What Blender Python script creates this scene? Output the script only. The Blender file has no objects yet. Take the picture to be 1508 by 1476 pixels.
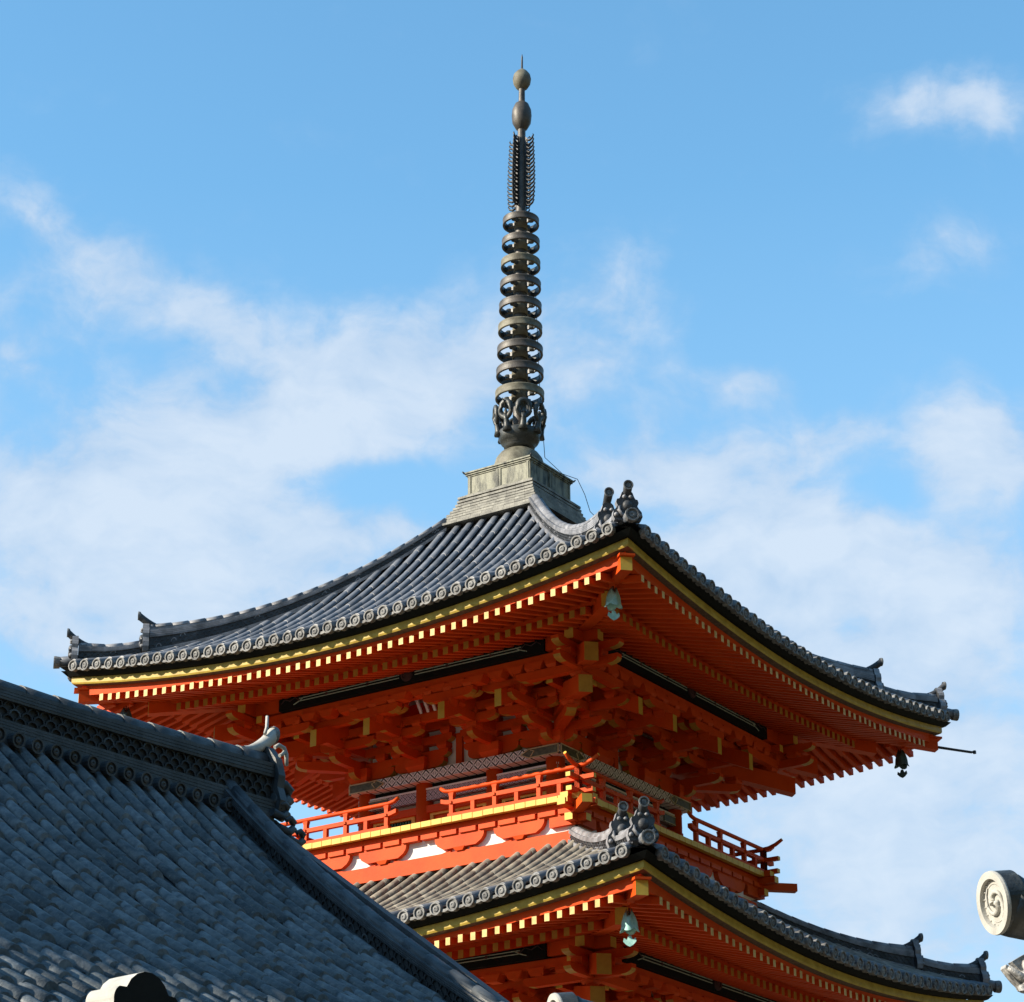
import bpy, math, random
import numpy as np
from mathutils import Vector, Matrix
R_ = math.radians
rng = random.Random(7)
SC = bpy.context.scene
COL = SC.collection

# ------------------------------------------------------------------ camera
TH, DIST, FPX, PIT, ROLL, YAW, PHI, LEAN = 0.20553, 43.24505, 3618.13, 0.403838, -0.0077932, -0.0032816, -0.5798716, 0.0145624
EYE = 1.6
cam = bpy.data.cameras.new('camera'); camo = bpy.data.objects.new('camera', cam); COL.objects.link(camo)
f0 = Vector((math.sin(YAW), math.cos(YAW), 0)); rt = Vector((math.cos(YAW), -math.sin(YAW), 0)); zz = Vector((0, 0, 1))
fw = f0*math.cos(PIT) + zz*math.sin(PIT); up = zz*math.cos(PIT) - f0*math.sin(PIT)
rt2 = rt*math.cos(ROLL) + up*math.sin(ROLL); up2 = up*math.cos(ROLL) - rt*math.sin(ROLL)
camo.matrix_world = Matrix(((rt2.x, up2.x, -fw.x, 0), (rt2.y, up2.y, -fw.y, -DIST), (rt2.z, up2.z, -fw.z, EYE), (0, 0, 0, 1)))
cam.sensor_width = 36; cam.lens = FPX/1508*36; cam.clip_start = .1; cam.clip_end = 5000
SC.camera = camo

# ------------------------------------------------------------------ sun, sky, exposure
SUN_AZ, SUN_EL = R_(75), R_(27.8)            # azimuth measured to the left of "towards the camera"
sd = Vector((-math.sin(SUN_AZ)*math.cos(SUN_EL), -math.cos(SUN_AZ)*math.cos(SUN_EL), math.sin(SUN_EL)))
sun = bpy.data.lights.new('sun', 'SUN'); suno = bpy.data.objects.new('sun', sun); COL.objects.link(suno)
sun.energy = 5.0; sun.angle = R_(.5); sun.color = (1, .88, .70)
suno.rotation_euler = sd.to_track_quat('Z', 'Y').to_euler(); suno.location = (-30, -30, 60)
SC.view_settings.view_transform = 'Standard'; SC.view_settings.look = 'None'
SC.view_settings.exposure = 0.95; SC.view_settings.gamma = 1.0; SC.view_settings.use_curve_mapping = False

class NT:
    def __init__(s, nt): s.nt = nt
    def n(s, t, **kw):
        nd = s.nt.nodes.new(t)
        for k, v in kw.items():
            if k == 'ins':
                for a, b in v.items():
                    if hasattr(b, 'is_linked') or isinstance(b, bpy.types.NodeSocket): s.nt.links.new(b, nd.inputs[a])
                    else: nd.inputs[a].default_value = b
            else: setattr(nd, k, v)
        return nd
    def m(s, op, a, b=0.0, c=None, clamp=False):
        nd = s.nt.nodes.new('ShaderNodeMath'); nd.operation = op; nd.use_clamp = clamp
        for i, x in enumerate((a, b) if c is None else (a, b, c)):
            if isinstance(x, bpy.types.NodeSocket): s.nt.links.new(x, nd.inputs[i])
            else: nd.inputs[i].default_value = x
        return nd.outputs[0]
    def mix(s, fac, a, b, blend='MIX'):
        nd = s.nt.nodes.new('ShaderNodeMix'); nd.data_type = 'RGBA'; nd.blend_type = blend
        for i, x in ((0, fac), (6, a), (7, b)):
            if isinstance(x, bpy.types.NodeSocket): s.nt.links.new(x, nd.inputs[i])
            else: nd.inputs[i].default_value = x if i == 0 else ((*x, 1) if len(x) == 3 else x)
        return nd.outputs[2]

w = bpy.data.worlds.new('World'); SC.world = w; w.use_nodes = True
W = NT(w.node_tree); w.node_tree.nodes.clear()
SKY_STRENGTH = 0.09
sky = W.n('ShaderNodeTexSky', sky_type='NISHITA', sun_disc=False, sun_elevation=SUN_EL, sun_rotation=math.atan2(sd.x, sd.y),
          altitude=200, air_density=1.0, dust_density=0.3, ozone_density=1.3)
tc = W.n('ShaderNodeTexCoord'); sep = W.n('ShaderNodeSeparateXYZ', ins={0: tc.outputs['Generated']})
az = W.m('ARCTAN2', sep.outputs[0], sep.outputs[1]); el = W.m('ARCSINE', sep.outputs[2])
# clouds: soft banks at fixed bearings and heights in the sky, torn by fractal noise
BANKS = [(-0.1887, 0.4802, 0.058, 0.0221, -15, 0.30), (0.0521, 0.4823, 0.0359, 0.0193, -20, 0.17), (0.2283, 0.5513, 0.0166, 0.0124, -20, 0.32), (0.1876, 0.5488, 0.0249, 0.0083, 5, 0.3), (-0.0741, 0.4305, 0.0442, 0.0193, 0, 0.3), (0.1226, 0.3775, 0.0332, 0.0111, 0, 0.3), (-0.1918, 0.4009, 0.0719, 0.0359, -5, 0.62), (-0.1163, 0.4293, 0.0553, 0.0332, 15, 0.55), (-0.044, 0.4571, 0.047, 0.0235, 8, 0.85), (0.0206, 0.4582, 0.0387, 0.0221, -20, 0.45), (-0.1996, 0.5038, 0.047, 0.0111, -28, 0.42), (-0.1431, 0.4829, 0.047, 0.0124, -30, 0.36), (-0.2227, 0.4559, 0.0249, 0.0111, -35, 0.4), (-0.1513, 0.3566, 0.1161, 0.0359, 0, 0.62), (-0.085, 0.3861, 0.0193, 0.0138, 0, 0.35), (-0.0676, 0.4085, 0.047, 0.0105, -3, -0.52), (-0.1112, 0.4515, 0.0193, 0.0083, 0, -0.2), (-0.212, 0.435, 0.0166, 0.0124, -30, -0.3), (-0.1634, 0.4655, 0.0166, 0.0111, 0, -0.2), (-0.0494, 0.3922, 0.0166, 0.0083, 0, 0.4), (0.0711, 0.4183, 0.058, 0.0152, 3, 0.62), (0.1089, 0.3947, 0.0332, 0.0166, 0, 0.65), (0.2046, 0.4131, 0.0276, 0.0193, 10, 0.85), (0.2064, 0.5496, 0.0304, 0.0124, -10, 0.45), (0.1059, 0.4485, 0.0235, 0.0083, 0, 0.42), (0.1436, 0.4258, 0.0221, 0.0083, 0, 0.4), (0.084, 0.371, 0.0719, 0.0193, 5, 0.55), (0.165, 0.3587, 0.0608, 0.0221, 5, 0.7), (0.1592, 0.3974, 0.0304, 0.0077, -5, -0.30), (0.1977, 0.4953, 0.0304, 0.0111, 15, 0.3), (0.0586, 0.4903, 0.0249, 0.0221, -45, 0.2), (0.1416, 0.3136, 0.0719, 0.0387, 0, 0.75), (0.1619, 0.2452, 0.0774, 0.0442, 0, 0.7), (0.1381, 0.3466, 0.0111, 0.0069, 0, -0.4), (0.207, 0.4374, 0.0166, 0.0111, 0, 0.2)]
cmb = W.n('ShaderNodeCombineXYZ', ins={0: az, 1: el, 2: 0.3})
warp = W.n('ShaderNodeTexNoise', noise_dimensions='3D', ins={'Vector': cmb.outputs[0], 'Scale': 14.0, 'Detail': 4.0})
wv = W.n('ShaderNodeVectorMath', operation='MULTIPLY_ADD', ins={0: warp.outputs['Color'], 1: (.05, .035, 0), 2: cmb.outputs[0]})
ws = W.n('ShaderNodeSeparateXYZ', ins={0: wv.outputs[0]})
waz = W.m('SUBTRACT', ws.outputs[0], .025); wel = W.m('SUBTRACT', ws.outputs[1], .0175)
tot = None
for (a0, e0, ra, re, rot, amp) in BANKS:
    c_, s_ = math.cos(R_(rot)), math.sin(R_(rot))
    da = W.m('SUBTRACT', waz, a0); de = W.m('SUBTRACT', wel, e0)
    x_ = W.m('ADD', W.m('MULTIPLY', da, c_/ra), W.m('MULTIPLY', de, s_/ra))
    y_ = W.m('ADD', W.m('MULTIPLY', da, -s_/re), W.m('MULTIPLY', de, c_/re))
    r2 = W.m('ADD', W.m('MULTIPLY', x_, x_), W.m('MULTIPLY', y_, y_))
    g = W.m('MULTIPLY', W.m('EXPONENT', W.m('MULTIPLY', r2, -.8)), amp)
    tot = g if tot is None else W.m('ADD', tot, g)
st = W.n('ShaderNodeMapping', ins={0: wv.outputs[0], 'Scale': (1, 1.9, 1), 'Rotation': (0, 0, R_(14))})
fb = W.n('ShaderNodeTexNoise', noise_dimensions='3D', ins={'Vector': st.outputs[0], 'Scale': 22.0, 'Detail': 9.0, 'Roughness': .56})
fb2 = W.n('ShaderNodeTexNoise', noise_dimensions='3D', ins={'Vector': st.outputs[0], 'Scale': 7.0, 'Detail': 5.0, 'Roughness': .55})
fb3 = W.n('ShaderNodeTexNoise', noise_dimensions='3D', ins={'Vector': wv.outputs[0], 'Scale': 58.0, 'Detail': 6.0, 'Roughness': .6})
fb3o = W.m('MULTIPLY', W.m('SUBTRACT', fb3.outputs[0], .5), .85)
nz = W.m('ADD', W.m('ADD', fb3o, W.m('MULTIPLY', W.m('SUBTRACT', fb.outputs[0], .5), 1.5)), W.m('MULTIPLY', W.m('SUBTRACT', fb2.outputs[0], .5), .5))
dens = W.m('ADD', W.m('MULTIPLY', tot, 1.22), W.m('MULTIPLY', nz, W.m('ADD', .38, W.m('MULTIPLY', W.m('MULTIPLY', tot, 2.2, clamp=True), .62))))
mr = W.n('ShaderNodeMapRange', interpolation_type='SMOOTHSTEP', ins={0: dens, 1: .04, 2: .92, 3: 0.0, 4: .88})
haze = W.n('ShaderNodeMapRange', interpolation_type='LINEAR', ins={0: el, 1: .10, 2: .53, 3: .84, 4: .0})
ccol = W.mix(W.m('ADD', W.m('MULTIPLY', dens, .62), W.m('MULTIPLY', W.m('SUBTRACT', fb.outputs[0], .5), 1.6), clamp=True), (2.75, 3.7, 4.95), (4.1, 4.7, 5.45))
tint = W.mix(1.0, sky.outputs[0], (.88, 1.06, 1.0), 'MULTIPLY')
hs = W.n('ShaderNodeHueSaturation', ins={'Saturation': 1.12, 'Value': 1.75, 'Color': tint})
base = W.mix(haze.outputs[0], hs.outputs[0], (2.3, 3.5, 5.0))
final = W.mix(mr.outputs[0], base, ccol)
bg = W.n('ShaderNodeBackground', ins={'Color': final, 'Strength': SKY_STRENGTH})
W.n('ShaderNodeOutputWorld', ins={0: bg.outputs[0]})

# ------------------------------------------------------------------ materials
def material(name, rough=.6, spec=.5, metallic=0.0):
    m = bpy.data.materials.new(name); m.use_nodes = True
    t = NT(m.node_tree); b = m.node_tree.nodes['Principled BSDF']
    b.inputs['Roughness'].default_value = rough; b.inputs['Specular IOR Level'].default_value = spec; b.inputs['Metallic'].default_value = metallic
    return m, t, b
def weathered(name, col, dark, scale=3.0, rough=.6, spec=.4, bump=.15, bscale=40, lo=.35, hi=.7, per_tile=0.0, moss=None, metallic=0.0, tint=None, streak=None):
    """base colour torn by noise, optional per-tile variation ('rnd') and lichen"""
    m, t, b = material(name, rough, spec, metallic)
    co = t.n('ShaderNodeTexCoord'); v = co.outputs['Object']
    if streak:
        v = t.n('ShaderNodeMapping', ins={0: v, 'Scale': streak}).outputs[0]
    n1 = t.n('ShaderNodeTexNoise', ins={'Vector': v, 'Scale': scale, 'Detail': 8.0, 'Roughness': .62})
    f = t.n('ShaderNodeMapRange', ins={0: n1.outputs[0], 1: lo, 2: hi}).outputs[0]
    c = t.mix(f, dark, col)
    if per_tile:
        at = t.n('ShaderNodeAttribute', attribute_name='rnd')
        k = t.n('ShaderNodeMapRange', ins={0: at.outputs['Fac'], 1: 0.0, 2: 1.0, 3: 1-per_tile, 4: 1+per_tile}).outputs[0]
        kk = t.n('ShaderNodeCombineColor', ins={0: k, 1: k, 2: k}).outputs[0]
        c = t.mix(1.0, c, kk, 'MULTIPLY')
        if tint:
            a2 = t.m('FRACT', t.m('MULTIPLY', at.outputs['Fac'], 7.31))
            c = t.mix(t.m('MULTIPLY', a2, .35), c, tint)
    if moss:
        n2 = t.n('ShaderNodeTexNoise', ins={'Vector': co.outputs['Object'], 'Scale': scale*2.3, 'Detail': 6.0, 'Roughness': .7})
        c = t.mix(t.n('ShaderNodeMapRange', ins={0: n2.outputs[0], 1: .55, 2: .72, 4: moss[1]}).outputs[0], c, moss[0])
    t.nt.links.new(c, b.inputs['Base Color'])
    n3 = t.n('ShaderNodeTexNoise', ins={'Vector': co.outputs['Object'], 'Scale': bscale, 'Detail': 4.0})
    rr = t.n('ShaderNodeMapRange', ins={0: n3.outputs[0], 3: max(rough-.12, .05), 4: min(rough+.15, 1)})
    t.nt.links.new(rr.outputs[0], b.inputs['Roughness'])
    if bump:
        bp = t.n('ShaderNodeBump', ins={'Height': n3.outputs[0], 'Strength': bump, 'Distance': .01})
        t.nt.links.new(bp.outputs[0], b.inputs['Normal'])
    return m
M = {}
M['tile'] = weathered('roof_tile_grey', (.15, .162, .188), (.085, .094, .112), 2.5, .46, .5, .2, 60, per_tile=.2)
M['tile_lichen'] = weathered('lichened_roof_tile', (.30, .265, .21), (.12, .108, .095), 5, .6, .35, .25, 60, per_tile=.22)
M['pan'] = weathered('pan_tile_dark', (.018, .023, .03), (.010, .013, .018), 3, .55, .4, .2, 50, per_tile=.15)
M['disc'] = weathered('eave_tile_grey', (.24, .24, .232), (.07, .07, .073), 16, .6, .4, .2, 60, per_tile=.18)
M['ridge'] = weathered('ridge_tile_grey', (.29, .29, .31), (.10, .103, .112), 3.5, .55, .4, .3, 50, per_tile=.15)
M['step_tile'] = weathered('limed_course_tile', (.26, .255, .22), (.09, .09, .08), 5, .6, .4, .3, 50, per_tile=.2, moss=((.08, .085, .07), .6))
M['ridge_dark'] = weathered('ridge_tile_dark', (.07, .073, .08), (.025, .027, .03), 4, .55, .4, .3, 50, per_tile=.2)
M['hall_tile'] = weathered('hall_roof_tile', (.135, .152, .165), (.024, .034, .044), 9, .55, .4, .4, 45, lo=.33, hi=.68, per_tile=.5, moss=((.25, .25, .205), .45), tint=(.10, .125, .135))
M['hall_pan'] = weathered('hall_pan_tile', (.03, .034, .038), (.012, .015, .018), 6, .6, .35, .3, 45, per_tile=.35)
M['hall_ridge'] = weathered('hall_ridge_tile', (.06, .068, .075), (.024, .028, .032), 5, .5, .45, .3, 45, per_tile=.25)
M['cream'] = weathered('pale_and_sunlit_tile', (.47, .462, .425), (.3, .295, .27), 6, .7, .3, .2, 45)  # cream puts sunlight into sun-facing tile faces; the hall hooks are simply pale
def vermilion():
    m, t, b = material('vermilion_paint', .58, .15)
    co = t.n('ShaderNodeTexCoord')
    n1 = t.n('ShaderNodeTexNoise', ins={'Vector': co.outputs['Object'], 'Scale': 1.7, 'Detail': 8.0, 'Roughness': .65})
    n2 = t.n('ShaderNodeTexNoise', ins={'Vector': t.n('ShaderNodeMapping', ins={0: co.outputs['Object'], 'Scale': (9, 9, 1.6)}).outputs[0], 'Scale': 2.2, 'Detail': 7.0, 'Roughness': .7})
    n3 = t.n('ShaderNodeTexNoise', ins={'Vector': co.outputs['Object'], 'Scale': 30.0, 'Detail': 5.0, 'Roughness': .7})
    c = t.mix(t.n('ShaderNodeMapRange', ins={0: n1.outputs[0], 1: .3, 2: .7}).outputs[0], (.50, .046, .003), (.62, .074, .006))
    c = t.mix(t.n('ShaderNodeMapRange', ins={0: n2.outputs[0], 1: .58, 2: .82, 4: .4}).outputs[0], c, (.20, .035, .012))   # grime streaks
    c = t.mix(t.n('ShaderNodeMapRange', ins={0: n3.outputs[0], 1: .62, 2: .78, 4: .22}).outputs[0], c, (.62, .11, .02))     # faded flakes
    t.nt.links.new(c, b.inputs['Base Color'])
    bp = t.n('ShaderNodeBump', ins={'Height': n3.outputs[0], 'Strength': .2, 'Distance': .01}); t.nt.links.new(bp.outputs[0], b.inputs['Normal'])
    return m
M['vermilion'] = vermilion()
M['vermilion_floor'] = M['vermilion']
M['yellow'] = weathered('yellow_ochre_paint', (.72, .46, .07), (.6, .36, .05), 5, .55, .35, .05, 60)
M['shaded_yellow'] = weathered('shaded_ochre_paint', (.45, .24, .03), (.36, .17, .02), 5, .55, .35, .05, 60)  # yellow paint darkened to carry the shade under the eaves
M['cream_yellow'] = weathered('pale_yellow_paint', (.74, .51, .19), (.48, .29, .08), 7, .55, .35, .05, 60)
M['ochre'] = weathered('ochre_board', (.50, .36, .06), (.34, .225, .03), 6, .55, .35, .12, 50)
M['plaster'] = weathered('white_plaster', (.80, .78, .74), (.66, .64, .60), 3, .85, .2, .1, 40)
M['black'] = weathered('black_lacquer_and_shade', (.009, .011, .010), (.006, .007, .0065), 4, .75, .12, .05, 40)  # lacquer on the painted band; elsewhere its black stands in for shade
M['trim'] = weathered('pale_green_trim', (.42, .48, .38), (.3, .36, .28), 10, .6, .3, 0, 40)
M['plum'] = weathered('dark_plum_paint', (.07, .03, .03), (.04, .02, .02), 10, .6, .3, 0, 40)
M['fitting'] = weathered('dark_green_fitting', (.13, .13, .07), (.05, .055, .035), 14, .5, .4, .2, 60)
M['gold'] = weathered('pale_gold_line', (.62, .55, .36), (.45, .40, .22), 9, .5, .4, 0, 40)
M['bronze'] = weathered('weathered_bronze', (.095, .077, .06), (.028, .025, .022), 6, .5, .5, .3, 60, moss=((.15, .155, .115), .4))
M['bronze_pale'] = weathered('pale_weathered_bronze', (.21, .195, .14), (.075, .066, .045), 5, .6, .4, .3, 50, moss=((.14, .15, .1), .6))
M['bronze_green'] = weathered('stained_bronze_box', (.21, .21, .155), (.025, .03, .024), 5.0, .6, .4, .3, 50, lo=.36, hi=.56, streak=(1.6, 1.6, .45))
M['bronze_dark'] = weathered('dark_bronze_and_shade', (.05, .054, .05), (.018, .02, .02), 8, .45, .5, .3, 60, moss=((.2, .22, .19), .3))
M['verdigris'] = weathered('verdigris_bronze', (.40, .66, .60), (.2, .42, .38), 9, .6, .4, .2, 60)
M['verdigris_shaded'] = weathered('shaded_verdigris_bronze', (.06, .12, .12), (.03, .06, .06), 9, .6, .4, .2, 60)
M['iron'] = weathered('dark_iron', (.03, .032, .035), (.02, .02, .022), 9, .5, .4, .1, 60)
M['green'] = weathered('green_lattice', (.03, .12, .07), (.02, .08, .05), 9, .6, .3, 0, 60)
M['wood'] = weathered('old_wood', (.16, .11, .07), (.08, .055, .035), 3, .75, .2, .2, 40, streak=(6, 6, .7))
M['silver'] = weathered('silvery_ornament_tile', (.42, .41, .39), (.10, .10, .10), 26, .38, .55, .5, 60, lo=.38, hi=.62)
M['gravel'] = weathered('pale_gravel', (.22, .18, .125), (.15, .12, .08), 1.2, .9, .15, .5, 30)
M['forest'] = weathered('forest_green', (.045, .06, .025), (.02, .03, .012), .05, .9, .1, 0, 1)
M['mustard'] = weathered('mustard_paint', (.55, .36, .045), (.46, .28, .03), 5, .55, .35, .05, 60)
M['hall_band'] = weathered('hall_dark_band_tile', (.028, .031, .034), (.012, .013, .015), 5, .6, .35, .3, 45, per_tile=.2)
M['stone'] = weathered('stone', (.36, .35, .32), (.24, .23, .21), 2, .85, .2, .3, 30)

def lattice_material(name, base, line, dark, cell, warm=0.0):
    m, t, b = material(name, .6, .35)
    co = t.n('ShaderNodeTexCoord'); s = t.n('ShaderNodeSeparateXYZ', ins={0: co.outputs['Object']})
    x = t.m('DIVIDE', s.outputs[0], cell); z = t.m('DIVIDE', s.outputs[2], cell)
    fx = t.m('ABSOLUTE', t.m('SUBTRACT', t.m('FRACT', x), .5)); fz = t.m('ABSOLUTE', t.m('SUBTRACT', t.m('FRACT', z), .5))
    d1 = t.m('ABSOLUTE', t.m('SUBTRACT', fx, fz))                       # diagonals of every cell
    r = t.m('SQRT', t.m('ADD', t.m('MULTIPLY', fx, fx), t.m('MULTIPLY', fz, fz)))
    lens = t.m('MULTIPLY', t.m('LESS_THAN', d1, .085), t.m('GREATER_THAN', r, .17))
    lines = t.m('MULTIPLY', t.m('LESS_THAN', d1, .21), t.m('GREATER_THAN', d1, .12))
    edge = t.m('GREATER_THAN', t.m('MAXIMUM', fx, fz), .46)
    nn = t.n('ShaderNodeTexNoise', ins={'Vector': co.outputs['Object'], 'Scale': 40.0, 'Detail': 4.0})
    bc = t.mix(nn.outputs[0], base, tuple(.5*k for k in base))
    c = t.mix(lines, bc, line); c = t.mix(t.m('MULTIPLY', edge, .7), c, line); c = t.mix(lens, c, dark)
    t.nt.links.new(c, b.inputs['Base Color']); return m
M['pattern'] = lattice_material('painted_lattice_beam', (.52, .48, .48), (.86, .83, .80), (.03, .03, .035), .185)
M['pattern2'] = lattice_material('painted_plum_lattice_beam', (.36, .27, .3), (.6, .54, .54), (.03, .03, .04), .11)
MATS = list(M.keys())

# ------------------------------------------------------------------ mesh helper
class MB:
    def __init__(s, *mats): s.v = []; s.f = []; s.fm = []; s.fr = []; s.fs = []; s.mats = list(mats) or ['vermilion']; s.M = Matrix.Identity(4); s.r = .5
    def mi(s, m):
        if m is None: return 0
        if m not in s.mats: s.mats.append(m)
        return s.mats.index(m)
    def vert(s, co): s.v.append(tuple(s.M @ Vector(co))); return len(s.v)-1
    def face(s, idx, m=None, smooth=False):
        s.f.append(tuple(idx)); s.fm.append(s.mi(m)); s.fr.append(s.r); s.fs.append(smooth)
    def quad(s, a, b, c, d, m=None): s.face([s.vert(p) for p in (a, b, c, d)], m)
    def hexa(s, p, m=None, mend=None, mfar=None):
        """8 points: 0-3 one end, 4-7 the other (same winding)"""
        i = [s.vert(q) for q in p]
        s.face((i[3], i[2], i[1], i[0]), mend or m); s.face(i[4:8], mfar or m)
        for k in range(4): s.face((i[k], i[(k+1) % 4], i[4+(k+1) % 4], i[4+k]), m)
    def box(s, c, d, m=None):
        x, y, z = c; a, b, h = d[0]/2, d[1]/2, d[2]/2
        s.hexa([(x-a, y-b, z-h), (x-a, y-b, z+h), (x-a, y+b, z+h), (x-a, y+b, z-h), (x+a, y-b, z-h), (x+a, y-b, z+h), (x+a, y+b, z+h), (x+a, y+b, z-h)], m)
    def bar(s, p0, p1, wd, ht, m=None, mend=None, mfar=None, vertical=True):
        """beam p0->p1, end faces cut vertical; p0 is the end with mend"""
        p0, p1 = Vector(p0), Vector(p1); d = p1-p0
        sx = Vector((d.y, -d.x, 0)); sx = sx.normalized()*wd/2 if sx.length > 1e-6 else Vector((wd/2, 0, 0))
        u = Vector((0, 0, ht/2)) if vertical else sx.cross(d).normalized()*ht/2
        s.hexa([p0-sx-u, p0+sx-u, p0+sx+u, p0-sx+u, p1-sx-u, p1+sx-u, p1+sx+u, p1-sx+u], m, mend, mfar)
    def taper(s, c, d0, d1, h, m=None):
        """block: bottom size d0, top size d1, c is the bottom centre"""
        x, y, z = c
        q = [(x-d0[0]/2, y-d0[1]/2, z), (x+d0[0]/2, y-d0[1]/2, z), (x+d0[0]/2, y+d0[1]/2, z), (x-d0[0]/2, y+d0[1]/2, z),
             (x-d1[0]/2, y-d1[1]/2, z+h), (x+d1[0]/2, y-d1[1]/2, z+h), (x+d1[0]/2, y+d1[1]/2, z+h), (x-d1[0]/2, y+d1[1]/2, z+h)]
        s.hexa(q, m)
    def prism(s, poly, to3, depth, m=None, mside=None):
        """poly 2D, to3(u, v, k) with k in (0, depth)"""
        n = len(poly); a = [s.vert(to3(u, v, 0)) for u, v in poly]; b = [s.vert(to3(u, v, depth)) for u, v in poly]
        s.face(list(reversed(a)), m); s.face(b, m)
        for k in range(n):
            q = mside(k) if callable(mside) else mside
            s.face((a[k], a[(k+1) % n], b[(k+1) % n], b[k]), q or m)
    def tube(s, pts, rad, n=8, m=None, cap=True, mcap=None, smooth=True, flat=1.0):
        pts = [Vector(p) for p in pts]; rings = []
        ref = Vector((0, 0, 1)) if abs((pts[-1]-pts[0]).normalized().z) < .95 else Vector((1, 0, 0))
        for i, p in enumerate(pts):
            d = (pts[min(i+1, len(pts)-1)]-pts[max(i-1, 0)]).normalized()
            sx = d.cross(ref).normalized(); sy = sx.cross(d)
            r = rad[i] if isinstance(rad, (list, tuple)) else rad
            rings.append([s.vert(p+sx*r*math.cos(2*math.pi*k/n)+sy*r*flat*math.sin(2*math.pi*k/n)) for k in range(n)])
        for a, b in zip(rings, rings[1:]):
            for k in range(n): s.face((a[k], a[(k+1) % n], b[(k+1) % n], b[k]), m, smooth)
        if cap: s.face(list(reversed(rings[0])), mcap or m); s.face(rings[-1], mcap or m)
        return rings
    def lathe(s, prof, n=24, c=(0, 0, 0), m=None, axis=None, mod=None, smooth=True, ms=None):
        """prof [(r, h)] about z (or an axis frame X, Y, Z)"""
        X, Y, Z = axis or (Vector((1, 0, 0)), Vector((0, 1, 0)), Vector((0, 0, 1))); c = Vector(c); rings = []
        for j, (r, h) in enumerate(prof):
            if r < 1e-5: rings.append([s.vert(c+Z*h)]); continue
            ring = []
            for k in range(n):
                a = 2*math.pi*k/n; rr, hh = (r, h) if mod is None else mod(j, a, r, h)
                ring.append(s.vert(c+X*rr*math.cos(a)+Y*rr*math.sin(a)+Z*hh))
            rings.append(ring)
        for j, (a, b) in enumerate(zip(rings, rings[1:])):
            mm = ms(j) if ms else m
            for k in range(n):
                if len(a) == 1 and len(b) == 1: break
                if len(a) == 1: s.face((a[0], b[k], b[(k+1) % n]), mm, smooth)
                elif len(b) == 1: s.face((a[k], a[(k+1) % n], b[0]), mm, smooth)
                else: s.face((a[k], a[(k+1) % n], b[(k+1) % n], b[k]), mm, smooth)
    def strip(s, rows, m=None, smooth=False, closed=False):
        """rows: list of lists of points, skinned"""
        idx = [[s.vert(p) for p in r] for r in rows]
        for a, b in zip(idx, idx[1:]):
            n = len(a)
            for k in range(n if closed else n-1):
                mm = m(k) if callable(m) else m
                s.face((a[k], a[(k+1) % n], b[(k+1) % n], b[k]), mm, smooth)
        return idx
    def build(s, name, parent=None, loc=(0, 0, 0), rz=0.0, mesh_smooth=None, bevel=0):
        me = bpy.data.meshes.new(name); me.from_pydata(s.v, [], s.f)
        for k in s.mats: me.materials.append(M[k])
        me.polygons.foreach_set('material_index', s.fm); me.polygons.foreach_set('use_smooth', s.fs)
        at = me.attributes.new('rnd', 'FLOAT', 'FACE'); at.data.foreach_set('value', s.fr)
        me.update()
        o = bpy.data.objects.new(name, me); COL.objects.link(o); o.parent = parent
        o.location = loc; o.rotation_euler = (0, 0, rz)
        if bevel:
            b = o.modifiers.new('bevel', 'BEVEL'); b.width = bevel; b.segments = 1; b.limit_method = 'ANGLE'
        return o
def tag(o, label=None, cat=None, group=None, kind=None):
    if label: o['label'] = label
    if cat: o['category'] = cat
    if group: o['group'] = group
    if kind or cat: o['kind'] = kind or 'thing'
    return o
def empty(name, loc=(0, 0, 0), rz=0.0):
    o = bpy.data.objects.new(name, None); COL.objects.link(o); o.location = loc; o.rotation_euler = (0, 0, rz); o.empty_display_size = .3; return o
def kids(o): return [c for c in bpy.data.objects if c.parent == o]
def turn(o, k, parent=None):
    """copy of a part (and its sub-parts) turned k quarter turns about the pagoda's axis"""
    c = o.copy(); COL.objects.link(c); c.rotation_euler = (o.rotation_euler.x, o.rotation_euler.y, o.rotation_euler.z + k*math.pi/2)
    c.location = Matrix.Rotation(k*math.pi/2, 3, 'Z') @ o.location
    if parent is not None: c.parent = parent
    for ch in kids(o):
        d = ch.copy(); COL.objects.link(d); d.parent = c
    return c
def four(o, ks=(1, 2, 3)):
    for k in ks: turn(o, k)
    return o

# ------------------------------------------------------------------ setting: ground
g = MB('gravel'); g.quad((-1500, -1500, 0), (1500, -1500, 0), (1500, 1500, 0), (-1500, 1500, 0))
tag(g.build('ground'), kind='structure')
hl = MB('forest'); rows = []
for i in range(145):     # unseen wooded ring added to cut sky light, highest behind camera right
    a = i/144*2*math.pi; x_, y_ = math.sin(a), math.cos(a)
    e_ = 8.0 + 20*max(0, math.cos(a-R_(121))) + 4*max(0, math.cos(a-R_(230)))
    e_ += .8*math.sin(a*5+1)+.5*math.sin(a*11+2)
    rows.append([(x_*r_, y_*r_-DIST*.5, math.tan(R_(e_*f_))*r_-1) for r_, f_ in ((220, 0), (250, .45), (290, .85), (330, 1.0), (420, 1.0))])
hl.strip(rows, None, True); tag(hl.build('sky_blocking_hills'), kind='structure')

# ------------------------------------------------------------------ pagoda
pag = empty('pagoda', (0, 0, 0), PHI)
tag(pag, 'vermilion pagoda with grey tiled roofs and a tall ringed bronze spire', 'pagoda')

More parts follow.
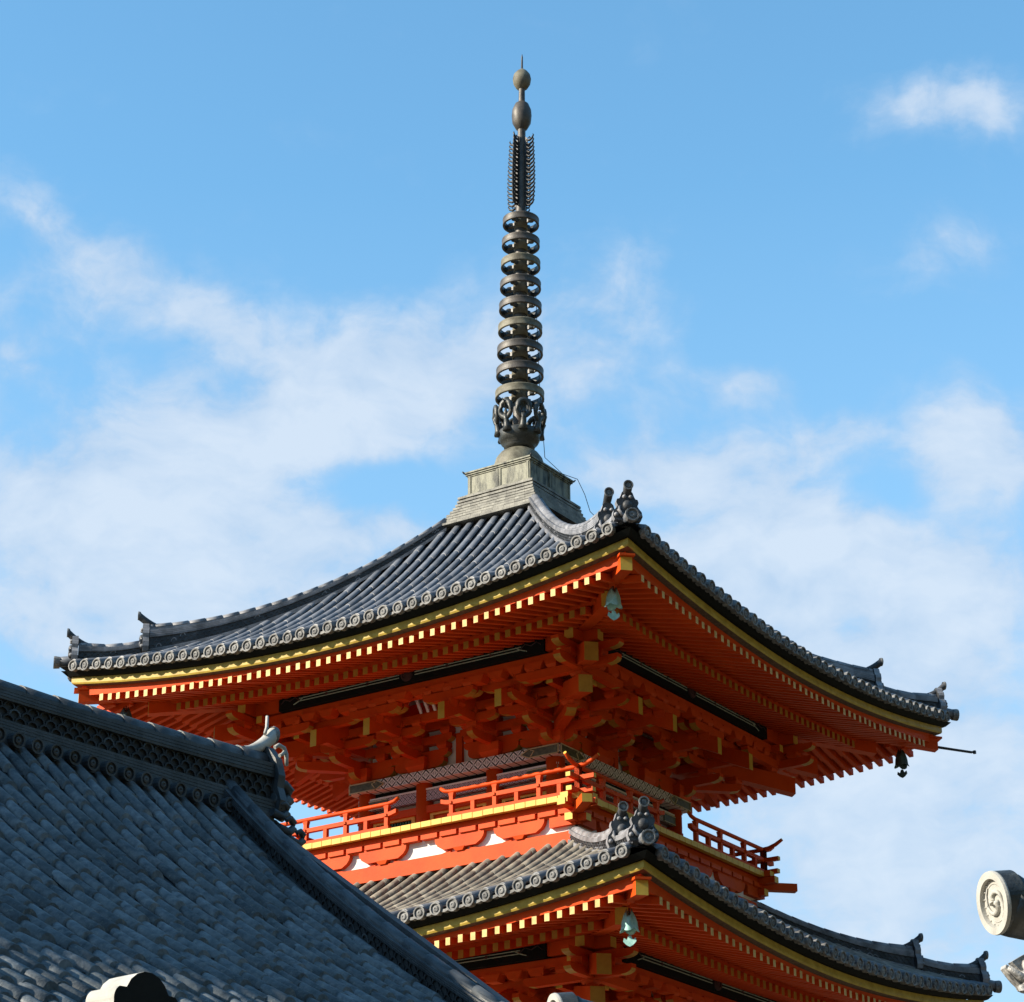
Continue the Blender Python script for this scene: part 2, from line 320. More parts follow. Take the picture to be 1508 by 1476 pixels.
class Storey:
    def __init__(s, dA, dz, cv=.0862): s.cv = cv; s.setup(dA, dz)
    def setup(s, dA, dz): s.dA, s.dz, s.A = dA, dz, 5.8+dA; s.k = s.A/5.8
    def lift(s, u): return abs(u)**1.9
    def S(s, x, m):
        t = 5.81+s.dA-m
        return 15.80+s.dz+.339*t+s.cv*t*t+.52*min(abs(x)/s.A, 1.06)**1.9
    def z(s, z0, lf, u): return z0+s.dz+lf*s.lift(u)
    def m(s, m): return m+s.dA

def disc(mb, c, out, r, m='disc', boss=True):
    """round eave tile end: raised rim, sunk face, swirl boss"""
    out = Vector(out).normalized(); sx = out.cross(Vector((0, 0, 1))).normalized(); sy = sx.cross(out)
    pr = [(r*.92, -.10), (r, -.01), (r*.97, .012), (r*.76, .012), (r*.72, -.012), (r*.5, -.012), (r*.42, .004), (r*.2, .008), (0, -.004)]
    mb.lathe(pr, 14, c, m, (sx, sy, out), smooth=False)

def roof_tiles(name, st, mtop, parent, n=40, tile='tile'):
    """one side of a tiled roof: pan tiles, rows of round tiles, round ends, eave pans"""
    mb = MB('pan', tile, 'disc'); A = st.A; sp = 2*5.58*st.k/(n-1); me_ = 5.98+st.dA
    # pan surface
    ms = np.linspace(me_, mtop, 26)
    us = np.linspace(-1, 1, 41)
    for a, b in zip(ms, ms[1:]):
        mb.r = rng.random()
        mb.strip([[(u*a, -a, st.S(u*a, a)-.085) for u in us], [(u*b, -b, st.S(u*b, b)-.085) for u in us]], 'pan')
    for i in range(n):
        x = (i-(n-1)/2)*sp; m1 = max(abs(x)+.10, mtop-.02); m = me_+.03
        if m1 >= m: m1 = m-.25
        # round tile row
        while m > m1+.02:
            l = .34; m2 = max(m-l, m1); mb.r = rng.random(); j = rng.uniform(-.002, .002)
            ra, rb = .070, .066
            rows = []
            for (mm, r) in ((m, ra), (m2-.02, rb)):
                zc = st.S(x, mm)-.03+j
                rows.append([(x+j+r*math.cos(t), -mm, zc+r*math.sin(t)) for t in np.linspace(math.pi*1.08, -math.pi*.08, 8)])
            tm = 'tile' if m > me_-.3 else tile; idx = mb.strip(rows, tm, True)
            mb.face(list(reversed(idx[0])), tm)
            m = m2
        mb.r = rng.random()
        disc(mb, (x+rng.gauss(0, .004), -(me_+.05)+rng.gauss(0, .006), st.S(x, me_+.05)-.080+rng.gauss(0, .004)), (rng.gauss(0, .03), -1, -.08+rng.gauss(0, .03)), .106+rng.gauss(0, .002))
        if i < n-1:   # hanging lip of the pan tile between two round ends
            mb.r = rng.random(); rows = []
            for q in np.linspace(0, 1, 7):
                xx = x+.06+(sp-.12)*q; dip = .028*math.sin(math.pi*q); z = st.S(xx, me_+.02)-.096-dip
                rows.append([(xx, -(me_+.03), z), (xx, -(me_+.03), z-.045), (xx, -(me_-.1), z-.04), (xx, -(me_-.1), z)])
            mb.strip(rows, 'disc', closed=True)
    return mb

def sweep_side(mb, st, prof, mats, us=None):
    """profile [(m, z0, liftfactor)] swept along one side, mitred on the diagonals"""
    us = np.linspace(-1, 1, 49) if us is None else us
    rows = [[(u*(st.m(m)), -st.m(m), st.z(z0, lf, u)) for (m, z0, lf) in prof] for u in us]
    idx = mb.strip(rows, lambda k: mats[k] if isinstance(mats, (list, tuple)) else mats)

RIDGE = [(.17, 0), (.17, .05), (.148, .055), (.168, .06), (.168, .105), (.146, .11), (.165, .115), (.165, .16), (.143, .165), (.16, .17), (.16, .215), (.12, .22), (.12, .56), (.15, .565), (.152, .605),
         (.13, .61), (.15, .615), (.15, .66), (.13, .665), (.148, .67), (.148, .715), (.128, .72), (.145, .725), (.145, .785), (.09, .79), (.088, .86), (.075, .93), (.045, .985), (0, 1.0)]
def ridge(mb, base, heights, lat, wk=1.0, m='ridge', band='ridge_dark', arch=.11, rows=3, jitter=.0, seglen=.32):
    """tile ridge: stacked courses, a band of wave-laid tiles, courses, round cap.  base: list of points, lat: sideways unit vector"""
    lat = Vector(lat).normalized(); base = [Vector(b) for b in base]
    prof = RIDGE + [(-a, f) for a, f in reversed(RIDGE[:-1])]
    nb = len(RIDGE)
    def mat(k):
        kk = k if k < nb-1 else 2*nb-3-k
        return band if prof[kk][0] == .12 and prof[kk+1][0] == .12 else m
    for i in range(len(base)-1):
        mb.r = rng.random(); rows_ = []
        for q in (i, i+1): rows_.append([base[q]+lat*a*wk+Vector((0, 0, f*heights[q])) for a, f in prof])
        idx = mb.strip(rows_, mat)
        if i == 0: mb.face(list(reversed(idx[0])), band)
        if i == len(base)-2: mb.face(idx[1], band)
    # arch rows
    L = [0]
    for a, b in zip(base, base[1:]): L.append(L[-1]+(b-a).length)
    def at(d):
        for i in range(len(base)-1):
            if d <= L[i+1] or i == len(base)-2:
                t = (d-L[i])/(L[i+1]-L[i]); return base[i].lerp(base[i+1], t), heights[i]*(1-t)+heights[i+1]*t, (base[i+1]-base[i]).normalized()
    for sgn in (-1, 1):
        for r in range(rows):
            d = .06+(arch/2 if r % 2 else 0)
            while d < L[-1]-.06:
                p, h, tg = at(d); f0_ = .24+(.34/rows)*r; c = p+Vector((0, 0, f0_*h))+lat*sgn*.12*wk
                hh = .30/rows*h*1.15; mb.r = rng.random(); o1 = lat*sgn*.016*wk
                ring = []
                for t in np.linspace(0, math.pi, 6):
                    e = tg*(math.cos(t)*arch*.5)+Vector((0, 0, 1))*math.sin(t)*hh; e2 = e*.76
                    ring.append([c+e, c+e+o1, c+e2+o1, c+e2])
                mb.strip(ring, band if mb.r < .9 else m)
                d += arch
    # lapped cap tiles
    d = .0; k = 0
    while d < L[-1]-.02:
        p, h, tg = at(min(d+.02, L[-1])); mb.r = rng.random()
        p2, h2, _ = at(min(d+seglen, L[-1]))
        ra, rb = .098*wk, .09*wk; rw = []
        for (pp, hh, r) in ((p, h, ra), (p2, h2, rb)):
            c = pp+Vector((0, 0, hh-.085*wk)); rw.append([c+lat*r*math.cos(t)+Vector((0, 0, r*math.sin(t)+.004)) for t in np.linspace(0, math.pi, 8)])
        idx = mb.strip(rw, m, True); mb.face(list(reversed(idx[0])), m); mb.face(idx[1], m)
        d += seglen

def horn(mb, p, d, length, rise, r0, r1, m='ridge', n=9, disc_m='disc'):
    """curved horn tile, its rings stand upright so the end face is cut plumb"""
    d = Vector(d).normalized(); Z = Vector((0, 0, 1)); sx = d.cross(Z).normalized(); rows = []; pts = []
    for i in range(n):
        t = i/(n-1); c = Vector(p)+d*length*t+Z*rise*t**1.7; r = r0+(r1-r0)*t; pts.append(c)
        rows.append([c+sx*r*math.cos(a)+Z*r*1.12*math.sin(a) for a in np.linspace(0, 2*math.pi, 15)[:-1]])
    mb.strip(rows, m, True, closed=True)
    r = r1; mb.lathe([(r*.98, -.03), (r*1.1, 0), (r*1.08, .02), (r*.84, .02), (r*.80, -.008), (r*.55, -.008), (r*.48, .006), (0, .004)], 20, pts[-1], disc_m, (sx, Z, d), smooth=False)
    return pts[-1], (sx, Z, d)

def end_ornament(mb, c, d, lat, wd, ht, th=.10, m='ridge_dark', edge='ridge', fins=True):
    """ridge-end ornament: lobed plate with shoulders, a boss face and side fins; c = base centre, d = outward"""
    c, d, lat = Vector(c), Vector(d).normalized(), Vector(lat).normalized(); Z = Vector((0, 0, 1))
    half = [(0, 1.0), (.16, .985), (.24, .93), (.30, .80), (.36, .72), (.46, .70), (.50, .60), (.44, .48), (.50, .40), (.62, .30), (.66, .14), (.58, 0)]
    poly = [(a*wd, b*ht) for a, b in half] + [(-a*wd, b*ht) for a, b in reversed(half[1:])]
    poly = poly[::-1]
    mb.prism(poly, lambda u, v, k: c+lat*u+Z*v+d*k, th, m, edge)
    f = c+d*th; sx = d.cross(Z).normalized(); sy = sx.cross(d)
    mb.lathe([(.22*wd, 0), (.22*wd, .02), (.17*wd, .045), (.08*wd, .055), (0, .06)], 12, f+Z*.50*ht, m, (sx, sy, d))
    for sg in (-1, 1):
        mb.lathe([(.09*wd, 0), (.08*wd, .03), (0, .045)], 8, f+Z*.78*ht+lat*sg*.14*wd, edge, (sx, sy, d))
        mb.tube([f+Z*(.12*ht)+lat*sg*.1*wd, f+Z*.16*ht+lat*sg*.3*wd+d*.03, f+Z*.3*ht+lat*sg*.42*wd+d*.03, f+Z*.42*ht+lat*sg*.34*wd+d*.02], .035*wd/.4, 6, edge)
        mb.lathe([(.10*wd, 0), (.09*wd, .03), (.03*wd, .045), (0, .045)], 10, f+Z*.16*ht+lat*sg*.52*wd, edge, (sx, sy, d))

def hip_ridges(st, mtop):
    """front-corner hip (diagonal x=m, y=-m): long upper ridge, short lower ridge, ends, corner tile"""
    D = Vector((1, -1, 0)).normalized(); LT = Vector((1, 1, 0)).normalized()
    H = lambda m: st.S(m, m)-.02
    P = lambda m, dz=0: Vector((m, -m, H(m)+dz))
    dA = st.dA
    # upper
    mb = MB('ridge', 'ridge_dark', 'disc')
    m1 = 4.86+dA; ms = np.linspace(mtop, m1, 14)
    hs_ = [.21+.34*((m-mtop)/(m1-mtop))**2.2 for m in ms] if mtop < 2 else [.19+.25*((m-mtop)/(m1-mtop))**3 for m in ms]
    ridge(mb, [P(m, -.10) for m in ms], [h_+.10 for h_ in hs_], LT, .86)
    e1 = MB('ridge_dark', 'ridge', 'disc')
    end_ornament(e1, P(m1, -.02)+D*.01, D, LT, .36, .58, .11)
    horn(e1, P(m1, hs_[-1]-.08)-D*.30, D, .50, .24, .05, .074, 'ridge_dark')
    # lower
    lo = MB('ridge', 'ridge_dark', 'disc')
    m2, m3 = m1+.10, 5.74+dA; ms2 = np.linspace(m2, m3, 6)
    z0 = H(m3)+.33
    hs2 = [max(z0+.03*i/5-H(m), .26) for i, m in enumerate(ms2)]
    ridge(lo, [P(m, -.10) for m in ms2], [h_+.10 for h_ in hs2], LT, .86)
    e2 = MB('ridge_dark', 'ridge', 'disc')
    end_ornament(e2, P(m3, -.02)+D*.01, D, LT, .36, .50, .11)
    horn(e2, P(m3, hs2[-1]-.06)-D*.22, D, .42, .24, .05, .074, 'ridge_dark')
    ct = MB('tile', 'disc')
    mo = 5.97+dA; zc = st.S(mo*.98, mo)-.0
    ct.tube([(mo-.45, -(mo-.45), H(mo-.45)+.04), (mo-.2, -(mo-.2), H(mo-.2)+.03), (mo+.04, -(mo+.04), zc+.0)], [.085, .09, .095], 10, 'tile')
    disc(ct, (mo+.06, -(mo+.06), zc), D, .115)
    a = mb.build('hip_ridge', pag); b = e1.build('ridge_end_ornament', a)
    c = lo.build('corner_ridge', pag); d = e2.build('ridge_end_ornament', c)
    e = ct.build('corner_tile', pag)
    for o in (a, c, e): four(o)

def rafter(mb, st, x, kind):
    u = x/(st.A)
    if kind == 'flying':
        ma, mi_ = 5.68, max(4.50, abs(x)-st.dA+.12)
        if mi_ > ma-.12: return
        za = 15.23+st.dz+.40*abs(u)**1.9; sl = .285; lf = lambda m: 0
        zi = za+sl*(ma-mi_)-.14*abs(u)**1.9*(ma-mi_)/1.1
        ja, jb = rng.gauss(0, .006), rng.gauss(0, .005); mb.bar((x+rng.gauss(0, .004), -st.m(ma)+ja, za+jb), (x, -st.m(mi_), zi), .084+rng.gauss(0, .002), .116+rng.gauss(0, .003), 'vermilion', 'cream_yellow')
    else:
        ma, mi_ = 4.66, max(2.0, abs(x)-st.dA+.10)
        if mi_ > ma-.12: return
        ue = x/st.m(4.65); za = 15.335+st.dz+.18*abs(ue)**1.9; sl = .29
        zi = za+sl*(ma-mi_)-.06*abs(ue)**1.9*(ma-mi_)
        mb.bar((x, -st.m(ma), za), (x, -st.m(mi_), zi), .10, .13, 'vermilion', 'shaded_yellow')

def eaves(st):
    A = st.A
    bd = MB('black', 'ochre', 'vermilion')
    sweep_side(bd, st, [(5.94, 15.60, .52), (5.86, 15.51, .52), (5.80, 15.50, .52)], 'black')  # black strip puts the deep shade under the tiles into colour
    four(bd.build('eave_shade_strip', pag))
    gb = MB('ochre', 'wood')
    sweep_side(gb, st, [(5.80, 15.495, .52), (5.80, 15.395, .52), (5.785, 15.365, .52), (5.64, 15.345, .51)], ['ochre', 'ochre', 'wood'])
    four(gb.build('eave_board', pag))
    fb_ = MB('vermilion')
    sweep_side(fb_, st, [(5.665, 15.35, .51), (5.65, 15.285, .40), (5.55, 15.31, .385), (4.50, 15.625, .26), (4.50, 15.50, .22), (4.62, 15.49, .2), (4.62, 15.405, .19), (4.5, 15.44, .18), (2.0, 16.17, .0)], 'vermilion')
    four(fb_.build('soffit', pag))
    # hip rafters
    hr = MB('vermilion', 'yellow')
    zt = lambda m, z0: z0+st.dz
    q = lambda m, z: (st.m(m), -st.m(m), z+st.dz)
    hr.bar(q(5.70, 15.64), q(4.2, 15.88), .19, .22, 'vermilion', 'yellow')
    hr.bar(q(5.76, 15.765), q(5.35, 15.81), .25, .035, 'vermilion')
    hr.bar(q(4.82, 15.52), q(2.1, 16.02), .21, .27, 'vermilion', 'yellow')
    four(hr.build('hip_rafter', pag))
    pl = MB('vermilion', 'yellow')
    pl.bar((-st.m(3.85), -st.m(3.47), 15.54+st.dz), (st.m(3.85), -st.m(3.47), 15.54+st.dz), .17, .235, 'vermilion', 'yellow', 'yellow')
    po = pl.build('eave_purlin', pag)
    pb = MB('black', 'trim', 'plum')
    xx = 2.82*st.k; y0 = -st.m(3.47)-.088
    pb.hexa([(-xx, y0-.04, 15.40+st.dz), (-xx, y0-.04, 15.71+st.dz), (-xx, y0+.25, 15.71+st.dz), (-xx, y0+.25, 15.40+st.dz), (xx, y0-.04, 15.40+st.dz), (xx, y0-.04, 15.71+st.dz), (xx, y0+.25, 15.71+st.dz), (xx, y0+.25, 15.40+st.dz)], 'black')
    y0 -= .028
    for zz_ in (15.515, 15.565):
        for sg in (-1, 1): pb.box((sg*(xx*.42+.08), y0-.016, zz_+st.dz), (xx*.78, .012, .014), 'trim')
    for sg in (-1, 1):
        for xk in (.3, .62): pb.box((sg*xx*xk, y0-.017, 15.54+st.dz), (.05, .014, .05), 'plum')
        pb.tube([(sg*(xx*.83), y0-.018, 15.515+st.dz), (sg*(xx*.87), y0-.018, 15.60+st.dz), (sg*(xx*.91), y0-.018, 15.55+st.dz), (sg*xx*.95, y0-.018, 15.60+st.dz), (sg*xx*.98, y0-.018, 15.53+st.dz)], .011, 5, 'plum')
        pb.tube([(sg*(xx*.80), y0-.018, 15.57+st.dz), (sg*(xx*.84), y0-.018, 15.51+st.dz), (sg*(xx*.88), y0-.018, 15.47+st.dz)], .010, 5, 'trim')
    pbo = pb.build('painted_band', po)
    rs = MB('plum', 'trim')
    rs.lathe([(.125, 0), (.12, .03), (.08, .035), (.075, .02), (0, .03)], 16, (0, y0-.012, 15.545+st.dz), 'plum', (Vector((1, 0, 0)), Vector((0, 0, 1)), Vector((0, -1, 0))), smooth=False)
    rs.build('rosette', po)
    four(po)

def arm(mb, c, L, wd, h, axis):
    """bracket arm with curved, ochre-painted ends; c = bottom centre, axis = unit vector along it"""
    ax = Vector(axis).normalized(); lt = Vector((-ax.y, ax.x, 0)); c = Vector(c); l = L/2; cv = min(.20, l*.5)
    half = [(l, h), (l, h*.55)] + [(l-cv*(1-math.cos(t)), h*.55*(1-math.sin(t))) for t in (math.pi*.17, math.pi*.33, math.pi*.5)]
    poly = half + [(-a, b) for a, b in reversed(half)]
    n = len(poly)
    def side(k): return 'shaded_yellow' if k in (1, 2, 3, n-3, n-4, n-5) else None
    mb.prism([(-a, b) for a, b in poly], lambda u, v, k: c+ax*u+Vector((0, 0, v))+lt*(k-wd/2), wd, 'vermilion', side)
def masu(mb, c, w_=.22, h=.12, ax=None):
    x, y, z = c
    mb.taper((x, y, z), (w_*.72, w_*.72), (w_, w_), h*.45, 'vermilion'); mb.box((x, y, z+h*.45+h*.275), (w_-.004, w_-.004, h*.55), 'vermilion')
X_, Y_ = Vector((1, 0, 0)), Vector((0, 1, 0))

def bracket(st, x, outer):
    dz, dA = st.dz, st.dA
    mb = MB('vermilion', 'yellow')
    yw = -(2.05+dA)
    mb.taper((x, yw, 14.272+dz), (.30, .30), (.42, .42), .11, 'vermilion'); mb.box((x, yw, 14.455+dz), (.418, .418, .146), 'vermilion')
    arm(mb, (x, yw-.001, 14.335+dz), 1.06, .134, .168, X_)
    for lv, L in ((0, 1.24), (1, 1.40)):
        zb = 14.50+dz+.27*lv
        arm(mb, (x, yw+.002*lv, zb), L, .13, .15, X_)
        for o in (-.50, 0, .50): masu(mb, (x+o*(1+.14*lv), yw, zb+.152), .21, .116)
        Lp = (.72, 1.22)[lv]; yp = yw-Lp/2+.1
        arm(mb, (x, yp, zb+.001), Lp+.35, .125, .15, Y_)
        ye = yw-Lp+.08; masu(mb, (x, ye, zb+.152), .21, .116)
        arm(mb, (x, ye, zb+.271), .98, .13, .145, X_)
        for o in (-.39, 0, .39): masu(mb, (x+o, ye, zb+.418), .20, .11)
    arm(mb, (x, -(3.44+dA), 14.98+dz), 1.05, .135, .15, X_)
    mb.taper((x, -(3.44+dA), 14.86+dz), (.17, .17), (.23, .23), .118, 'vermilion')
    for o in (-.42, 0, .42): masu(mb, (x+o, -(3.44+dA), 15.134+dz), .21, .115)
    tr = MB('vermilion', 'yellow')
    tr.bar((x, -(3.69+dA), 14.73+dz), (x, -(1.95+dA), 15.50+dz), .135, .30, 'vermilion', 'mustard')
    return mb, tr

def brackets(st):
    k = st.k; dA, dz = st.dA, st.dz
    for x in (-.79*k, .79*k):
        mb, tr = bracket(st, x, False)
        o = mb.build('bracket_set', pag); tr.build('tail_rafter', o); four(o)
    # corner set (front corner): the two ordinary sets meet, plus the diagonal arms
    mb = MB('vermilion', 'yellow'); c = 2.05+dA; tails = []
    mb.taper((c, -c, 14.272+dz), (.32, .32), (.44, .44), .11, 'vermilion'); mb.box((c, -c, 14.455+dz), (.438, .438, .146), 'vermilion')
    D = Vector((1, -1, 0)).normalized()
    for ax in (X_, -Y_): arm(mb, Vector((c, -c, 14.335+dz+.001*ax.x))-ax*.15, 1.1, .13, .167, ax)
    for lv, L in ((0, .72), (1, 1.22)):
        zb = 14.50+dz+.27*lv
        for ax in (X_, -Y_):
            ce = Vector((c, -c, zb+.0013*lv+.0007*(ax.x))) + ax*(L/2-.25); arm(mb, ce, L+1.0, .128, .15, ax)
            for o in (-.42, L-.08): q = Vector((c, -c, zb+.152))+ax*o; masu(mb, q, .21, .116)
            q = Vector((c, -c, zb+.272))+ax*(L-.08); lt = Vector((abs(ax.y), abs(ax.x), 0))
            arm(mb, q-Vector((lt.x*.12, -lt.y*.12, 0))*1.0, 1.2, .13, .145, lt)
            for o in (-.5, 0, .38): masu(mb, q+Vector((lt.x*o, -lt.y*o, .147)), .20, .11)
        Ld = L*1.414+.15
        arm(mb, Vector((c, -c, zb-.002))+D*(Ld/2-.1), Ld+.35, .17, .15, D)
        q = Vector((c, -c, zb+.152))+D*(Ld-.05); masu(mb, q, .25, .118)
    for ax in (X_, -Y_):
        p = 3.44+dA; q = Vector((p, -p, 14.98+dz+.001*ax.x)) - ax*.25
        lt = ax; arm(mb, q, 2.0, .135, .15, lt); 
        for o in (-.7, -.28, .2, .62): masu(mb, q+lt*o+Vector((0, 0, .154)), .21, .115)
        arm(mb, q+Vector((0, 0, .265))+ax*.1, 1.9, .14, .13, lt)
    o = mb.build('corner_bracket_set', pag)
    # diagonal tail rafters and the ordinary ones next to them
    for (x, y0, x1, y1) in ((1.95*k, -(3.69+dA), 1.95*k, -(1.95+dA)), (3.69+dA, -1.95*k, 1.95+dA, -1.95*k)):
        t = MB('vermilion', 'yellow'); t.bar((x, y0, 14.73+dz), (x1, y1, 15.50+dz), .135, .30, 'vermilion', 'mustard'); t.build('tail_rafter', o)
    for (m0, z0, m1, z1, wd, h) in ((3.66, 14.66, 2.0, 15.15, .235, .30), (3.98, 15.06, 2.0, 15.62, .235, .32)):
        t = MB('vermilion', 'yellow'); m0 += dA; m1 += dA
        t.bar((m0, -m0, z0+dz), (m1, -m1, z1+dz), wd, h, 'vermilion', 'shaded_yellow'); t.build('tail_rafter', o)
    four(o)
    # through beams and block rows
    bb = MB('vermilion', 'yellow')
    for (m, z, h, ex) in ((2.05, 15.12, .15, .3), (2.05, 15.42, .16, .3), (2.69, 15.045, .15, .55), (3.19, 15.30, .13, .5), (3.44, 15.325, .13, .6)):
        l = m+dA+ex; bb.bar((-l, -(m+dA), z+dz), (l, -(m+dA), z+dz), .125, h, 'vermilion', 'yellow', 'yellow')
    for x in np.arange(-2.6, 2.61, .4): bb.taper((x*k, -(3.44+dA), 15.146+dz), (.2, .2), (.33, .22), .122, 'vermilion')
    four(bb.build('bracket_beam', pag))
    # inner ceiling boards between wall and purlin, white ribs over the middle bay
    cv = MB('vermilion', 'plaster')
    cv.quad((-3.2, -(3.40+dA), 15.40+dz), (3.2, -(3.40+dA), 15.40+dz), (2.2, -(2.1+dA), 15.75+dz), (-2.2, -(2.1+dA), 15.75+dz))
    for x in np.arange(-.30, .31, .15): cv.bar((x, -(3.0+dA), 15.50+dz), (x, -(2.75+dA), 15.15+dz), .05, .06, 'plaster')
    four(cv.build('bracket_ceiling', pag))

def walls(st, full=True):
    dA, dz, k = st.dA, st.dz, st.k
    wl = MB('plaster'); y = -(1.95+dA); a = 1.94+dA
    wl.quad((-a, y, 12.2+dz), (a, y, 12.2+dz), (a, y, 16.1+dz), (-a, y, 16.1+dz)); wl.box((0, y-.02, 14.0+dz), (2*a, .05, .20), 'black'); wl.box((0, y-.03, 14.6+dz), (.13, .08, .62), 'vermilion'); four(wl.build('plaster_wall', pag))  # black board stands in for the shadow below the patterned beam
    for x in (-.75*k, .75*k, 2.0+dA):
        c = MB('vermilion'); yc = -(1.98+dA) if x < 1.9 else -(2.0+dA)
        c.tube([(x, yc, 12.2+dz), (x, yc, 14.085+dz)], .165, 18, 'vermilion'); four(c.build('column', pag))
    d = MB('pattern'); h = 2.24+dA
    d.hexa([(-h, -h, 0), (-h, -h, .185), (-h+.35, -h+.35, .185), (-h+.35, -h+.35, 0), (h, -h, 0), (h, -h, .185), (h-.35, -h+.35, .185), (h-.35, -h+.35, 0)])
    do = d.build('patterned_beam', pag, (0, 0, 14.085+dz))
    for sg in (-1, 1):
        ft = MB('fitting', 'gold'); x0, x1 = sg*(h-.02), sg*(h-.78); z0, z1 = .015, .17; zc = (z0+z1)/2
        poly = [(x0, z0), (x0, z1), (x1+sg*.16, z1), (x1, zc), (x1+sg*.16, z0)]
        if sg > 0: poly = poly[::-1]
        ft.prism(poly, lambda u, v, kk: (u, -h-.004-kk, v), .012)
        pts = poly+[poly[0]]
        for p, q in zip(pts, pts[1:]): ft.tube([(p[0], -h-.018, p[1]), (q[0], -h-.018, q[1])], .011, 5, 'gold')
        ft.tube([(x1+sg*.2, -h-.018, z0+.02), (x1+sg*.27, -h-.018, zc+.03), (x1+sg*.2, -h-.018, z1-.02)], .010, 5, 'gold')
        ft.build('end_fitting', do)
    four(do)
    n = MB('pattern2', 'gold', 'plaster'); l = 2.13+dA; y = -(2.10+dA)
    n.box((0, y+.06, 13.85+dz), (2*l, .12, .19), 'pattern2'); n.box((0, y+.055, 13.965+dz), (2*l, .125, .03), 'plaster')
    no = n.build('tie_beam', pag)
    for sg in (-1, 1):
        ft = MB('fitting', 'gold'); ft.box((sg*(l-.33), y-.008, 13.85+dz), (.64, .02, .17), 'fitting')
        for zq in (13.775, 13.925): ft.box((sg*(l-.33), y-.016, zq+dz), (.64, .012, .016), 'gold')
        ft.box((sg*(l-.02), y-.016, 13.85+dz), (.016, .012, .166), 'gold'); ft.build('end_fitting', no)
    four(no)
    if full:
        lb = MB('vermilion'); lb.box((0, -(2.02+dA), 13.60+dz), (4.3+2*dA, .16, .13)); lb.box((0, -(2.03+dA), 12.98+dz), (4.3+2*dA, .16, .14)); four(lb.build('wall_beam', pag))
        dr = MB('vermilion', 'yellow'); y = -(1.97+dA)
        dr.box((0, y, 13.28+dz), (1.16, .05, .52), 'vermilion')
        for sg in (-1, 1): dr.box((sg*.29, y-.03, 13.28+dz), (.44, .03, .40), 'vermilion')
        do_ = dr.build('door', pag)
        fr = MB('yellow')
        for sg in (-1, 1): fr.box((sg*.56, y-.045, 13.28+dz), (.07, .07, .51)); fr.box((sg*.02, y-.045, 13.28+dz), (.03, .06, .51))
        fr.box((0, y-.046, 13.515+dz), (1.18, .07, .05)); fr.build('door_frame', do_)
        four(do_)
        for xx in (-1.38*k, 1.38*k):
            wn = MB('green', 'yellow'); wn.box((xx, y+.01, 13.28+dz), (.80, .04, .5), 'green')
            for q in np.arange(-.36, .37, .06): wn.box((xx+q, y-.03, 13.28+dz), (.03, .03, .46), 'green')
            wo = wn.build('window', pag); fr = MB('yellow')
            for sg in (-1, 1): fr.box((xx+sg*.42, y-.04, 13.28+dz), (.07, .08, .51))
            fr.box((xx, y-.041, 13.515+dz), (.9, .08, .05)); fr.box((xx, y-.041, 13.06+dz), (.9, .08, .04)); fr.build('window_frame', wo)
            four(wo)

up_ = Storey(0, 0); lo_ = Storey(.28, -5.21, .060)
# roofs
for st, mtop, nm in ((up_, .98, 'upper'), (lo_, 2.84, 'lower')):
    four(roof_tiles('tiled_roof', st, mtop, pag, tile='tile' if nm == 'upper' else 'tile_lichen').build('tiled_roof', pag))
    hip_ridges(st, 1.02 if mtop < 2 else 2.90)
    eaves(st); brackets(st); walls(st, nm == 'upper')
# rafters: the two sides in view of the upper roof one by one, everything else as one part
NF, NB = 50, 42
xs_f = [(i-(NF-1)/2)*2*5.18/(NF-1) for i in range(NF)]; xs_b = [(i-(NB-1)/2)*2*4.25/(NB-1) for i in range(NB)]
for kind, xs, nm in (('flying', xs_f, 'flying_rafter'), ('base', xs_b, 'base_rafter')):
    for k in (0, 1):
        for x in xs:
            mb = MB('vermilion', 'cream_yellow', 'shaded_yellow'); rafter(mb, up_, x, kind)
            if mb.f: mb.build(nm, pag, rz=k*math.pi/2)
    rest = MB('vermilion', 'cream_yellow', 'shaded_yellow')
    for st, ks in ((up_, (2, 3)), (lo_, (0, 1, 2, 3))):
        for k in ks:
            rest.M = Matrix.Rotation(k*math.pi/2, 4, 'Z')
            for x in xs: rafter(rest, st, x*st.k, kind)
    tag(rest.build(nm, pag), kind='stuff')

